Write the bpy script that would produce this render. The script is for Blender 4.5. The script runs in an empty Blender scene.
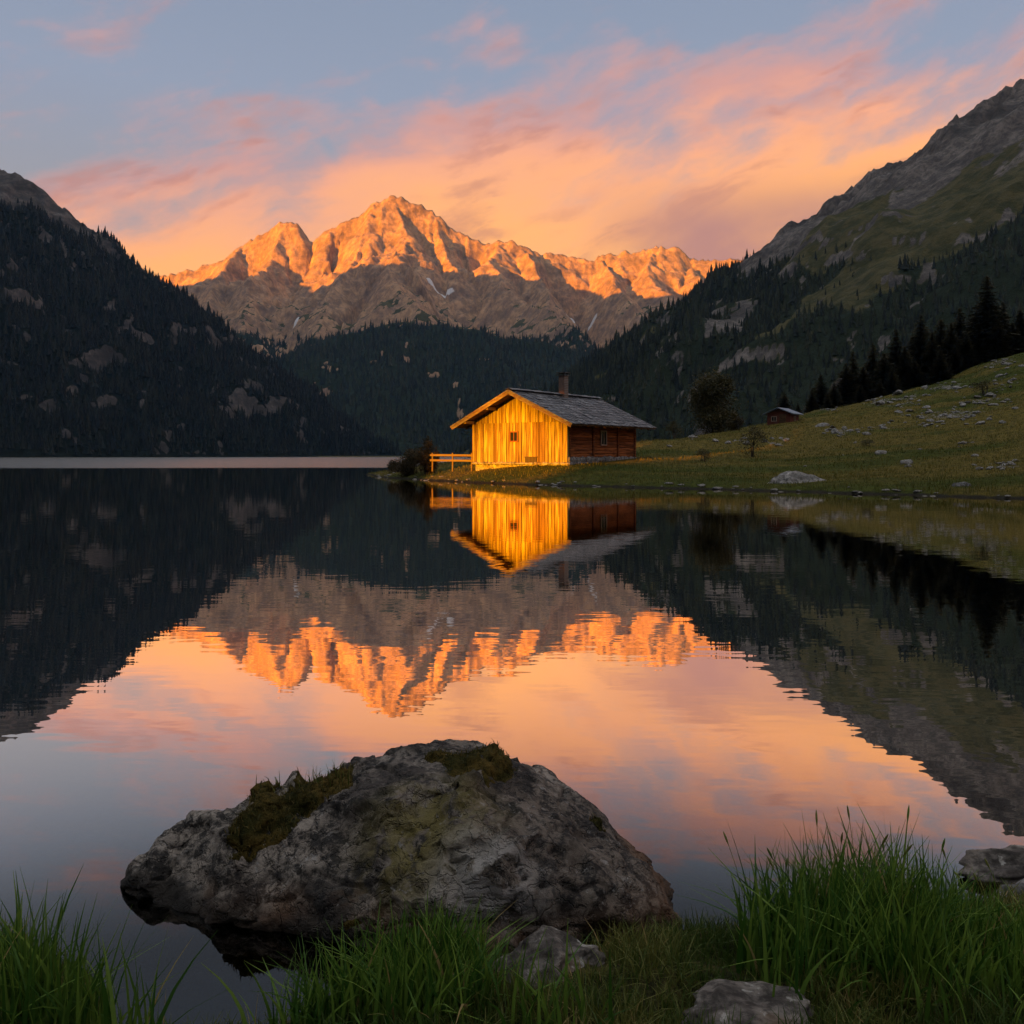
import bpy, bmesh, math, random
import numpy as np
from mathutils import Vector, Matrix
from mathutils.bvhtree import BVHTree

random.seed(7)
R = math.radians
S = bpy.context.scene
COL = S.collection
F, H0, HZ = 887.0, 1.6, 455.5          # focal length in pixels, eye height, horizon row

# ------------------------------------------------------------------ camera
cd = bpy.data.cameras.new("camera")
cd.sensor_width = 36.0
cd.lens = F / 1024 * 36
cd.shift_y = -(512 - HZ) / 1024
cd.clip_start = 0.05
cd.clip_end = 60000
cam = bpy.data.objects.new("camera", cd)
cam.location = (0, 0, H0)
cam.rotation_euler = (R(90), 0, 0)
COL.objects.link(cam)
S.camera = cam

# ------------------------------------------------------------------ sun
SUN_AZ, SUN_EL = R(42), R(2.2)          # light travels towards +x +y, from behind on the left
sdir = Vector((math.sin(SUN_AZ), math.cos(SUN_AZ), -math.tan(SUN_EL))).normalized()
sl = bpy.data.lights.new("sun", "SUN")
sl.energy = 5.0
sl.angle = R(0.25)
sl.color = (1.0, 0.345, 0.006)
so = bpy.data.objects.new("sun", sl)
so.rotation_euler = sdir.to_track_quat('-Z', 'Y').to_euler()
so.location = (-60, -60, 80)
COL.objects.link(so)

# ------------------------------------------------------------------ render settings
S.view_settings.view_transform = 'Standard'
S.view_settings.look = 'None'
S.view_settings.exposure = 1.9
S.view_settings.gamma = 1.0
S.render.engine = 'CYCLES'
S.cycles.use_denoising = True
S.cycles.max_bounces = 8
S.cycles.diffuse_bounces = 3
S.cycles.glossy_bounces = 3
S.cycles.transparent_max_bounces = 8
S.cycles.volume_bounces = 0
S.cycles.caustics_reflective = False
S.cycles.caustics_refractive = False


# ------------------------------------------------------------------ node helper
class NT:
    def __init__(self, tree):
        self.t = tree
        self.n = tree.nodes
        self.n.clear()

    def node(self, typ, **kw):
        nd = self.n.new(typ)
        for k, v in kw.items():
            setattr(nd, k, v)
        return nd

    def inp(self, sock, v):
        if v is None:
            return
        if isinstance(v, bpy.types.NodeSocket):
            self.t.links.new(v, sock)
        elif isinstance(v, (tuple, list)):
            if sock.type == 'RGBA' and len(v) == 3:
                v = tuple(v) + (1,)
            sock.default_value = v
        else:
            sock.default_value = v

    def math(self, op, a, b=None, c=None, clamp=False):
        nd = self.node('ShaderNodeMath', operation=op, use_clamp=clamp)
        self.inp(nd.inputs[0], a)
        self.inp(nd.inputs[1], b)
        self.inp(nd.inputs[2], c)
        return nd.outputs[0]

    def vmath(self, op, a, b=None):
        nd = self.node('ShaderNodeVectorMath', operation=op)
        self.inp(nd.inputs[0], a)
        self.inp(nd.inputs[1], b)
        return nd.outputs[1] if op in ('LENGTH', 'DOT_PRODUCT', 'DISTANCE') else nd.outputs[0]

    def mix(self, fac, a, b, blend='MIX'):
        nd = self.node('ShaderNodeMix', data_type='RGBA', blend_type=blend)
        self.inp(nd.inputs[0], fac)
        self.inp(nd.inputs[6], a)
        self.inp(nd.inputs[7], b)
        return nd.outputs[2]

    def step(self, v, lo, hi, a=0.0, b=1.0):
        nd = self.node('ShaderNodeMapRange', interpolation_type='SMOOTHSTEP')
        self.inp(nd.inputs[0], v)
        self.inp(nd.inputs[1], lo)
        self.inp(nd.inputs[2], hi)
        self.inp(nd.inputs[3], a)
        self.inp(nd.inputs[4], b)
        return nd.outputs[0]

    def noise(self, vec, scale=1.0, detail=5.0, rough=0.55, dist=0.0, out=0):
        nd = self.node('ShaderNodeTexNoise')
        self.inp(nd.inputs['Vector'], vec)
        nd.inputs['Scale'].default_value = scale
        nd.inputs['Detail'].default_value = detail
        nd.inputs['Roughness'].default_value = rough
        nd.inputs['Distortion'].default_value = dist
        return nd.outputs[out]

    def voro(self, vec, scale=1.0, feature='F1', out='Distance', rand=1.0):
        nd = self.node('ShaderNodeTexVoronoi', feature=feature)
        self.inp(nd.inputs['Vector'], vec)
        nd.inputs['Scale'].default_value = scale
        nd.inputs['Randomness'].default_value = rand
        return nd.outputs[out]

    def scale3(self, vec, s, loc=(0, 0, 0), rot=(0, 0, 0)):
        nd = self.node('ShaderNodeMapping')
        self.inp(nd.inputs[0], vec)
        nd.inputs[1].default_value = loc
        nd.inputs[2].default_value = rot
        nd.inputs[3].default_value = s
        return nd.outputs[0]

    def attr(self, name):
        return self.node('ShaderNodeAttribute', attribute_name=name).outputs['Fac']

    def pos(self):
        return self.node('ShaderNodeNewGeometry').outputs['Position']

    def xyz(self, v):
        return self.node('ShaderNodeSeparateXYZ'), v

    def sep(self, v):
        nd = self.node('ShaderNodeSeparateXYZ')
        self.inp(nd.inputs[0], v)
        return nd.outputs

    def ramp(self, fac, stops):
        nd = self.node('ShaderNodeValToRGB')
        self.inp(nd.inputs[0], fac)
        cr = nd.color_ramp
        while len(cr.elements) < len(stops):
            cr.elements.new(0.5)
        for e, (p, c) in zip(cr.elements, stops):
            e.position = p
            e.color = tuple(c) + (1,) if len(c) == 3 else c
        return nd.outputs[0]

    def bump(self, height, strength=1.0, dist=1.0):
        nd = self.node('ShaderNodeBump')
        nd.inputs['Strength'].default_value = strength
        nd.inputs['Distance'].default_value = dist
        self.inp(nd.inputs['Height'], height)
        return nd.outputs[0]


def new_mat(name):
    m = bpy.data.materials.new(name)
    m.use_nodes = True
    return m, NT(m.node_tree)


def finish(nt, color, rough=0.9, normal=None, spec=0.2, metallic=0.0, **extra):
    b = nt.node('ShaderNodeBsdfPrincipled')
    nt.inp(b.inputs['Base Color'], color)
    nt.inp(b.inputs['Roughness'], rough)
    nt.inp(b.inputs['Specular IOR Level'], spec)
    nt.inp(b.inputs['Metallic'], metallic)
    if normal is not None:
        nt.inp(b.inputs['Normal'], normal)
    for k, v in extra.items():
        nt.inp(b.inputs[k.replace('_', ' ')], v)
    o = nt.node('ShaderNodeOutputMaterial')
    nt.t.links.new(b.outputs[0], o.inputs[0])
    return b, o


# ------------------------------------------------------------------ world: dusk sky with lit cloud sheets
W = bpy.data.worlds.new("World")
S.world = W
W.use_nodes = True
w = NT(W.node_tree)
sky = w.node('ShaderNodeTexSky', sky_type='NISHITA', sun_disc=False)
sky.sun_elevation = SUN_EL
sky.sun_rotation = math.pi + SUN_AZ
sky.altitude = 1500
sky.air_density = 1.0
sky.dust_density = 1.5
sky.ozone_density = 2.0
gen = w.node('ShaderNodeTexCoord').outputs['Generated']
dx, dy, dz = w.sep(gen)
az = w.math('ARCTAN2', dx, dy)
el = w.math('ARCSINE', dz)
# clear sky: the Nishita sky deepened by the dusk gradient
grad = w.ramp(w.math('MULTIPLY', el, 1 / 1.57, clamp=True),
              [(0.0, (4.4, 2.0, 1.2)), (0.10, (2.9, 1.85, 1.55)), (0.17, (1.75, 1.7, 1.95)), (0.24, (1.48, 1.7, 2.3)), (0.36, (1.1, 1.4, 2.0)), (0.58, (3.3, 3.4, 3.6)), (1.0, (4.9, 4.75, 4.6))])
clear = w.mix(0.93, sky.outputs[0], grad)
# cloud coordinates: streaks that climb to the right
cv = w.node('ShaderNodeCombineXYZ')
w.inp(cv.inputs[0], az)
w.inp(cv.inputs[1], el)
w.inp(cv.inputs[2], w.math('MULTIPLY', w.math('COSINE', az), 0.3))
vec = cv.outputs[0]
rv = w.scale3(vec, (1, 1, 1), rot=(0, 0, R(-17)))
warp = w.vmath('SCALE', w.vmath('SUBTRACT', w.noise(rv, 3.0, 4, 0.55, out=1), (0.5, 0.5, 0.5)))
warp.node.inputs['Scale'].default_value = 0.10
rw = w.vmath('ADD', rv, warp)
n1 = w.noise(w.scale3(rw, (2.6, 8.5, 2.0), loc=(1.3, 0.4, 0)), 1.0, 7, 0.58)
n2 = w.noise(w.scale3(rw, (6.0, 26.0, 4.0), loc=(4.3, 2.4, 0)), 1.0, 8, 0.62)
n3 = w.noise(w.scale3(rw, (9.0, 15.0, 4.0), loc=(8.3, 7.4, 0)), 1.0, 8, 0.6)
edge = w.math('ADD', w.math('MULTIPLY', w.math('MINIMUM', az, 0.9), 0.13), 0.335)       # upper rim of the cloud sheet
below = w.math('SUBTRACT', edge, el)
dens = w.math('ADD', w.math('MULTIPLY', below, 5.0), w.math('MULTIPLY', w.math('SUBTRACT', n1, 0.5), 2.6))
dens = w.math('ADD', dens, w.math('MULTIPLY', w.math('SUBTRACT', n3, 0.5), 1.3))
dens = w.math('ADD', dens, w.math('MULTIPLY', w.math('SUBTRACT', n2, 0.5), 0.75))
cov = w.step(dens, -0.45, 0.30)
cov = w.math('MULTIPLY', cov, w.step(w.math('ABSOLUTE', az), 2.2, 1.3))
# wisps above the sheet
wis = w.math('MULTIPLY', w.step(n2, 0.60, 0.80), w.step(n1, 0.46, 0.62))
cov2 = w.math('MULTIPLY', wis, w.math('MULTIPLY', w.step(el, 0.62, 0.42), 0.55))
# colour: yellow orange low, salmon higher, mauve in the thick streaks
tone = w.math('ADD', w.math('MULTIPLY', below, 3.4), w.math('MULTIPLY', w.math('SUBTRACT', n1, 0.5), 0.7))
ccol = w.ramp(tone, [(0.0, (3.3, 1.65, 1.5)), (0.12, (4.7, 2.05, 1.25)), (0.32, (5.6, 2.4, 0.85)), (0.6, (5.6, 2.6, 0.62)), (0.95, (5.7, 2.65, 0.55))])
streak = w.math('MULTIPLY', w.step(n2, 0.50, 0.62), w.step(n3, 0.38, 0.60))
ccol = w.mix(w.math('MULTIPLY', streak, 0.48), ccol, (2.2, .9, .8))
# the veil thins to mauve low on the right
lowr = w.math('MULTIPLY', w.step(az, 0.05, 0.22), w.step(el, 0.31, 0.24))
ccol = w.mix(w.math('MULTIPLY', lowr, w.step(n3, 0.30, 0.60, 0.7, 1.0)), ccol, (2.6, 1.2, 1.05))
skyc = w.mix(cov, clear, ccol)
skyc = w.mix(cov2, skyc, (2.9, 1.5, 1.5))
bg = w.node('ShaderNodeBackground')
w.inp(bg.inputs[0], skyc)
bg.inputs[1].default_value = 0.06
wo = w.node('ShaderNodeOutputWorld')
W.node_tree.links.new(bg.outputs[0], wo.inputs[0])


# ------------------------------------------------------------------ numpy noise
def _hash(ix, iy, seed):
    h = (ix.astype(np.int64) * 374761393 + iy.astype(np.int64) * 668265263 + seed * 1274126177) & 0xffffffff
    h = ((h ^ (h >> 13)) * 1274126177) & 0xffffffff
    return (h ^ (h >> 16)) & 0xffffffff


def perlin(x, y, seed=0):
    x = np.asarray(x, float)
    y = np.asarray(y, float)
    x0 = np.floor(x)
    y0 = np.floor(y)
    fx, fy = x - x0, y - y0
    u = fx * fx * fx * (fx * (fx * 6 - 15) + 10)
    v = fy * fy * fy * (fy * (fy * 6 - 15) + 10)

    def g(ix, iy, ddx, ddy):
        a = _hash(ix, iy, seed) * (2 * np.pi / 4294967296.0)
        return np.cos(a) * ddx + np.sin(a) * ddy
    n00 = g(x0, y0, fx, fy)
    n10 = g(x0 + 1, y0, fx - 1, fy)
    n01 = g(x0, y0 + 1, fx, fy - 1)
    n11 = g(x0 + 1, y0 + 1, fx - 1, fy - 1)
    return ((n00 * (1 - u) + n10 * u) * (1 - v) + (n01 * (1 - u) + n11 * u) * v) * 1.5


def fbm(x, y, octv=5, seed=0, gain=0.5, lac=2.03):
    s, a, f = 0.0, 1.0, 1.0
    for i in range(octv):
        s = s + a * perlin(x * f, y * f, seed + i * 17)
        a *= gain
        f *= lac
    return s


def ridged(x, y, octv=5, seed=0, gain=0.5, lac=2.07):
    s, a, f, wgt = 0.0, 1.0, 1.0, 1.0
    for i in range(octv):
        n = 1 - np.abs(perlin(x * f, y * f, seed + i * 31))
        n = n * n * wgt
        wgt = np.clip(n * 1.6, 0, 1)
        s = s + a * n
        a *= gain
        f *= lac
    return s


def rz(*a, **k):
    r = ridged(*a, **k)
    return (r - r.mean()) / r.std()


def sst(x, a, b):
    t = np.clip((x - a) / (b - a), 0, 1)
    return t * t * (3 - 2 * t)


def at(px, py, Y):
    return ((px - 512) * Y / F, Y, H0 - (py - HZ) * Y / F)


# ------------------------------------------------------------------ object helpers
def link(o, parent=None):
    COL.objects.link(o)
    if parent is not None:
        o.parent = parent
    return o


def set_label(o, label=None, cat=None, group=None, kind=None):
    if label:
        o["label"] = label
    if cat:
        o["category"] = cat
    if group:
        o["group"] = group
    if kind:
        o["kind"] = kind
    return o


def empty(name, loc, rz=0.0, **kw):
    o = bpy.data.objects.new(name, None)
    o.empty_display_size = 0.2
    o.location = loc
    o.rotation_euler = (0, 0, rz)
    link(o)
    return set_label(o, **kw)


def np_mesh(name, V, Fc, mat=None, smooth=True, attrs=None):
    """V (n,3), Fc (m,k) all faces of the same size."""
    V = np.asarray(V, np.float32)
    Fc = np.asarray(Fc, np.int32)
    me = bpy.data.meshes.new(name)
    k = Fc.shape[1]
    me.vertices.add(len(V))
    me.vertices.foreach_set('co', V.ravel())
    me.loops.add(Fc.size)
    me.loops.foreach_set('vertex_index', Fc.ravel())
    me.polygons.add(len(Fc))
    me.polygons.foreach_set('loop_start', np.arange(0, Fc.size, k, dtype=np.int32))
    me.polygons.foreach_set('loop_total', np.full(len(Fc), k, np.int32))
    me.polygons.foreach_set('use_smooth', np.full(len(Fc), smooth, bool))
    if attrs:
        for an, av in attrs.items():
            a = me.attributes.new(an, 'FLOAT', 'POINT')
            a.data.foreach_set('value', np.asarray(av, np.float32).ravel())
    me.update(calc_edges=True)
    me.validate()
    if mat:
        me.materials.append(mat)
    return me


def np_obj(name, V, Fc, mat, parent=None, smooth=True, attrs=None):
    return link(bpy.data.objects.new(name, np_mesh(name, V, Fc, mat, smooth, attrs)), parent)


def grid_faces(ny, nx):
    i = np.arange(ny * nx).reshape(ny, nx)
    return np.stack([i[:-1, :-1], i[:-1, 1:], i[1:, 1:], i[1:, :-1]], -1).reshape(-1, 4)


class Field:
    """height field on a regular grid, with bilinear lookup"""
    def __init__(self, x0, x1, y0, y1, step):
        self.x0, self.y0, self.s = x0, y0, step
        self.xs = np.arange(x0, x1 + step * .5, step)
        self.ys = np.arange(y0, y1 + step * .5, step)
        self.X, self.Y = np.meshgrid(self.xs, self.ys)
        self.Z = np.zeros_like(self.X)

    def look(self, x, y, A=None):
        A = self.Z if A is None else A
        gx = np.clip((np.asarray(x, float) - self.x0) / self.s, 0, len(self.xs) - 1.001)
        gy = np.clip((np.asarray(y, float) - self.y0) / self.s, 0, len(self.ys) - 1.001)
        ix, iy = gx.astype(int), gy.astype(int)
        fx, fy = gx - ix, gy - iy
        return (A[iy, ix] * (1 - fx) + A[iy, ix + 1] * fx) * (1 - fy) + (A[iy + 1, ix] * (1 - fx) + A[iy + 1, ix + 1] * fx) * fy

    def slope(self):
        gy, gx = np.gradient(self.Z, self.s)
        return np.hypot(gx, gy)

    def obj(self, name, mat, attrs=None, cut=None):
        V = np.stack([self.X, self.Y, self.Z], -1).reshape(-1, 3)
        Fc = grid_faces(*self.X.shape)
        if cut is not None:
            keep = (V[Fc, 2].max(1) > cut)
            Fc = Fc[keep]
            used = np.unique(Fc)
            remap = np.full(len(V), -1)
            remap[used] = np.arange(len(used))
            V = V[used]
            Fc = remap[Fc]
            if attrs:
                attrs = {k: v.ravel()[used] for k, v in attrs.items()}
        return np_obj(name, V, Fc, mat, None, True, attrs)


def ridge_height(X, Y, ridges):
    """ridges: list of (points xyz, slope front, power). Returns height, distance, arc length"""
    best = np.full(X.shape, -1e9)
    D = np.zeros(X.shape)
    T = np.zeros(X.shape)
    off = 0.0
    for pts, slope, pw in ridges:
        off += 777.7
        acc = off
        for (ax, ay, az_), (bx, by, bz) in zip(pts[:-1], pts[1:]):
            vx, vy = bx - ax, by - ay
            L2 = vx * vx + vy * vy + 1e-9
            t = np.clip(((X - ax) * vx + (Y - ay) * vy) / L2, 0, 1)
            d = np.hypot(X - (ax + vx * t), Y - (ay + vy * t))
            h = az_ + (bz - az_) * t - slope * d ** pw
            m = h > best
            best = np.where(m, h, best)
            D = np.where(m, d, D)
            T = np.where(m, acc + t * math.sqrt(L2), T)
            acc += math.sqrt(L2)
    return best, D, T


# ------------------------------------------------------------------ materials for the land
def rock_colors(nt, p, sc, base=((0.10, 0.095, 0.09), (0.24, 0.22, 0.205))):
    a = nt.noise(p, 0.9 * sc, 8, 0.62)
    b = nt.noise(nt.scale3(p, (1, 1, 3.5)), 0.35 * sc, 6, 0.6, 0.6)
    return nt.mix(nt.step(nt.math('ADD', nt.math('MULTIPLY', a, .6), nt.math('MULTIPLY', b, .4)), 0.36, 0.64), base[0], base[1]), a, b


def mountain_mat(name, crackf=.65, rock=((0.10, 0.092, 0.09), (0.25, 0.225, 0.21)), grass=((0.045, 0.05, 0.018), (0.085, 0.078, 0.03)), floor=(0.022, 0.03, 0.016), sc=0.05, bump=6.0):
    m, nt = new_mat(name)
    p = nt.pos()
    rc, a, b = rock_colors(nt, p, sc, rock)
    crack = nt.noise(nt.scale3(p, (1, 1, .5)), sc * 4, 8, 0.7)
    rc = nt.mix(nt.step(crack, .60, .40, 0, crackf), rc, (.05, .047, .045))
    gc = nt.mix(nt.step(nt.noise(p, sc * 1.7, 6, .6), .38, .62), grass[0], grass[1])
    veg = nt.attr('veg')
    fine = nt.noise(p, sc * 3.0, 7, .65)
    vm = nt.step(nt.math('ADD', veg, nt.math('MULTIPLY', nt.math('SUBTRACT', fine, .5), 1.1)), .40, .60)
    col = nt.mix(vm, rc, gc)
    wood = nt.attr('wood')
    wm = nt.step(nt.math('ADD', wood, nt.math('MULTIPLY', nt.math('SUBTRACT', fine, .5), .9)), .35, .65)
    col = nt.mix(wm, col, floor)
    snow = nt.attr('snow')
    col = nt.mix(nt.step(nt.math('ADD', snow, nt.math('MULTIPLY', nt.math('SUBTRACT', fine, .5), .6)), .45, .6), col, (.62, .6, .6))
    hgt = nt.math('ADD', nt.math('MULTIPLY', crack, .7), nt.math('MULTIPLY', a, .6))
    finish(nt, col, .95, nt.bump(hgt, .9, bump), .1)
    return m


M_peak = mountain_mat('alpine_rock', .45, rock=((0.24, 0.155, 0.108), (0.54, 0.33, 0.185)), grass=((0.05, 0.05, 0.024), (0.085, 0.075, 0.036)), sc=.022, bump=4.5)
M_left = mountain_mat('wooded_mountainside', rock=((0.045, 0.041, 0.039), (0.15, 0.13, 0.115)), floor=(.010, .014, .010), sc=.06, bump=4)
M_right = mountain_mat('grassy_mountainside', rock=((0.075, 0.064, 0.057), (0.25, 0.21, 0.18)), grass=((0.05, 0.05, 0.02), (0.10, 0.085, 0.036)), sc=.06, bump=4)


def foliage_mat(name, c0, c1, c2=None, transl=0.25, nsc=.6):
    m, nt = new_mat(name)
    t = nt.attr('tint')
    p = nt.pos()
    col = nt.mix(nt.step(nt.math('ADD', t, nt.math('MULTIPLY', nt.math('SUBTRACT', nt.noise(p, nsc, 3), .5), .9)), .1, .9), c0, c1)
    if c2:
        col = nt.mix(nt.step(t, .95, .97), col, c2)
    d = nt.node('ShaderNodeBsdfPrincipled')
    nt.inp(d.inputs['Base Color'], col)
    d.inputs['Roughness'].default_value = .6
    d.inputs['Specular IOR Level'].default_value = .25
    tr = nt.node('ShaderNodeBsdfTranslucent')
    nt.inp(tr.inputs[0], col)
    mx = nt.node('ShaderNodeMixShader')
    mx.inputs[0].default_value = transl
    nt.t.links.new(d.outputs[0], mx.inputs[1])
    nt.t.links.new(tr.outputs[0], mx.inputs[2])
    o = nt.node('ShaderNodeOutputMaterial')
    nt.t.links.new(mx.outputs[0], o.inputs[0])
    return m


M_wood_far = foliage_mat('far_spruce', (.012, .018, .012), (.045, .05, .024), transl=.1, nsc=.02)
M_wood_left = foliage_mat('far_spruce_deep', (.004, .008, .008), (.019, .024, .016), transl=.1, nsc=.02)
M_needle = foliage_mat('spruce_needles', (.030, .030, .011), (.105, .078, .028), transl=.12, nsc=.5)
M_leaf = foliage_mat('broad_leaves', (.032, .034, .012), (.11, .085, .028), transl=.25, nsc=.8)
M_bush = foliage_mat('shrub_leaves', (.035, .028, .012), (.11, .07, .025), transl=.25, nsc=2)
M_blade = foliage_mat('sedge_blades', (.036, .10, .012), (.18, .28, .04), (.30, .22, .08), transl=.35, nsc=3)
M_turf = foliage_mat('turf_blades', (.045, .08, .012), (.16, .155, .036), (.36, .26, .10), transl=.3, nsc=4)
M_tuft = foliage_mat('meadow_blades', (.066, .082, .013), (.18, .145, .032), transl=.3, nsc=.15)


# ------------------------------------------------------------------ ground sheet, lake
m, nt = new_mat('lake_bed_mud')
p = nt.pos()
finish(nt, nt.mix(nt.step(nt.noise(p, 3, 6), .4, .65), (.012, .014, .014), (.04, .034, .022)), .9)
M_bed = m
gs = 6400
ground = np_obj('ground', [(-2690, -1490, -6), (2090, -1490, -6), (2090, 3490, -6), (-2690, 3490, -6)], [(0, 1, 2, 3)], M_bed, smooth=False)
set_label(ground, kind='structure')

m, nt = new_mat('lake_water')
p = nt.pos()
px_, py_, pz_ = nt.sep(p)
rip = nt.noise(nt.scale3(p, (.55, 1.5, 1)), 1.0, 3, .5)
rip2 = nt.noise(nt.scale3(p, (.05, .16, 1)), 1.0, 3, .5)
rip3 = nt.noise(nt.scale3(p, (2.2, 6.0, 1)), 1.0, 2, .5)
hh = nt.math('ADD', nt.math('MULTIPLY', rip, .0016), nt.math('ADD', nt.math('MULTIPLY', rip2, .005), nt.math('MULTIPLY', rip3, .0005)))
bn = nt.bump(hh, 1.0, 1.0)
gl = nt.node('ShaderNodeBsdfGlossy')
gl.inputs[0].default_value = (1, .93, .85, 1)
# a breeze roughens the water beyond the point
wob = nt.math('MULTIPLY', nt.math('SUBTRACT', nt.noise(nt.scale3(p, (.02, .02, 1)), 1, 3), .5), 26)
far = nt.step(nt.math('ADD', py_, wob), 100, 122)
nt.inp(gl.inputs['Roughness'], nt.math('MULTIPLY', far, .19))
nt.inp(gl.inputs['Normal'], bn)
tp = nt.node('ShaderNodeBsdfTransparent')
tp.inputs[0].default_value = (.12, .17, .18, 1)
lw = nt.node('ShaderNodeLayerWeight')
lw.inputs[0].default_value = .5
fac = nt.step(lw.outputs['Facing'], .53, .79, .10, 1.0)
mx = nt.node('ShaderNodeMixShader')
nt.inp(mx.inputs[0], fac)
nt.t.links.new(tp.outputs[0], mx.inputs[1])
nt.t.links.new(gl.outputs[0], mx.inputs[2])
o = nt.node('ShaderNodeOutputMaterial')
nt.t.links.new(mx.outputs[0], o.inputs[0])
M_water = m
lake = np_obj('lake_water', [(-1600, -60, 0), (1200, -60, 0), (1200, 1500, 0), (-1600, 1500, 0)], [(0, 1, 2, 3)], M_water, smooth=False)
set_label(lake, kind='structure')


# ------------------------------------------------------------------ far massif
def P(seq):
    return [at(*q) for q in seq]


mas = Field(-1750, 1900, 1250, 3150, 4.5)
ridges = [
    (P([(-250, 330, 2700), (40, 300, 2650), (120, 282, 2600), (183, 277, 2600), (215, 262, 2600), (240, 245, 2600), (262, 232, 2600), (285, 225, 2600), (297, 224, 2600), (306, 238, 2600), (313, 239, 2600), (330, 226, 2600), (350, 216, 2600), (375, 203, 2600), (395, 198, 2600), (412, 203, 2600), (430, 214, 2610), (447, 225, 2620), (465, 237, 2620), (480, 247, 2620), (505, 242, 2600), (520, 246, 2600), (540, 256, 2640), (560, 257, 2660), (580, 262, 2660), (600, 257, 2660), (630, 253, 2660), (655, 248, 2660), (672, 249, 2660), (690, 258, 2660), (715, 261, 2660), (735, 263, 2660), (850, 280, 2700), (1100, 320, 2700)]), 1.38, 1.0),
    (P([(285, 225, 2600), (272, 255, 2520), (250, 290, 2380), (240, 330, 2180), (262, 372, 1950)]), .85, 1.0),
    (P([(240, 245, 2600), (222, 272, 2500), (205, 310, 2320), (190, 350, 2100)]), .85, 1.0),
    (P([(330, 226, 2600), (325, 250, 2540), (342, 285, 2430)]), .95, 1.0),
    (P([(375, 203, 2600), (362, 232, 2530), (352, 262, 2450), (330, 300, 2300), (318, 335, 2120)]), .9, 1.0),
    (P([(395, 198, 2600), (408, 230, 2520), (400, 258, 2430), (388, 272, 2350), (400, 292, 2200), (420, 312, 2020)]), .85, 1.0),
    (P([(430, 214, 2610), (445, 245, 2530), (455, 268, 2450)]), .95, 1.0),
    (P([(505, 242, 2600), (492, 262, 2510), (500, 290, 2390), (530, 305, 2280), (575, 330, 2060)]), .85, 1.0),
    (P([(520, 246, 2600), (540, 275, 2500), (552, 298, 2380)]), .9, 1.0),
    (P([(600, 257, 2660), (610, 282, 2540), (640, 312, 2330), (650, 340, 2120)]), .85, 1.0),
    (P([(655, 248, 2660), (648, 270, 2570), (668, 298, 2420)]), .9, 1.0),
    (P([(690, 258, 2660), (700, 290, 2500), (720, 320, 2300)]), .9, 1.0),
    # wooded foreland dome
    (P([(200, 400, 1700), (290, 354, 1750), (340, 334, 1780), (400, 322, 1800), (460, 327, 1800), (530, 342, 1780), (600, 356, 1750), (660, 376, 1700), (760, 400, 1650)]), .62, 1.0),
    (P([(400, 322, 1800), (395, 355, 1640), (410, 400, 1480)]), .55, 1.0),
    (P([(480, 330, 1800), (500, 365, 1620), (520, 410, 1480)]), .55, 1.0),
    (P([(330, 338, 1780), (325, 370, 1640), (335, 410, 1500)]), .55, 1.0),
    (P([(570, 348, 1760), (590, 380, 1600), (600, 410, 1500)]), .55, 1.0),
]
ridges = [ridges[0]] + [([at((x / y) * F + 512, HZ - (z - H0) / y * F, max(2600 - (2600 - y) * 1.45, 1900)) for x, y, z in pts], sl_ + .12, pw) for pts, sl_, pw in ridges[1:12]] + ridges[12:]
X, Y = mas.X, mas.Y
wx = 26 * fbm(X / 170, Y / 170, 3, 5)
wy = 26 * fbm(X / 170, Y / 170, 3, 9)
Hh, D, T = ridge_height(X + wx * .6, Y + wy * .6, ridges)
k = .25 + .75 * sst(D, 0, 110)
dome = sst(Y, 2050, 1850)
rough = 1 - .75 * dome
Hh += rough * k * 19 * rz((X + wx) / 330, (Y + wy) / 330, 3, 21)
Hh += rough * (.15 + .85 * k) * (9 * rz((T + 2.5 * wx) / 150, (D + 2 * wy) / 330, 3, 40) + 4.5 * rz((T + wy) / 42, D / 160, 4, 43))
Hh += rough * (.4 + .6 * k) * 3.6 * rz((X + .3 * wx) / 70, (Y + .3 * wy) / 70, 5, 61)
Hh += rough * 5 * fbm(X / 22, Y / 22, 3, 77) + dome * 6 * fbm(X / 50, Y / 50, 4, 78)
mas.Z = np.maximum(Hh, -3)
mas.slp = mas.slope()
alt = mas.Z
nz = fbm(X / 160, Y / 160, 5, 90)
veg = sst(alt + 60 * nz, 470, 330) * sst(mas.slp, 1.15, .75)
wood = sst(alt + 24 * nz, 290, 250) * sst(Y, 2250, 2050) * sst(mas.slp + .3 * fbm(X / 40, Y / 40, 4, 12), 1.55, 1.2)
snow = np.zeros_like(alt)
for (sx, sy, sY, rx, ry) in [(440, 290, 2330, 46, 9), (575, 303, 2350, 40, 8), (592, 299, 2400, 16, 12), (296, 345, 2120, 6, 30)]:
    cx, cy, _ = at(sx, sy, sY)
    snow = np.maximum(snow, 1.1 * np.exp(-((X - cx) / rx) ** 2 - ((Y - cy) / ry) ** 2))
mas.wood = wood
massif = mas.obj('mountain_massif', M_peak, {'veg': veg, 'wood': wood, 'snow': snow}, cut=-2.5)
set_label(massif, kind='structure')

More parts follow.
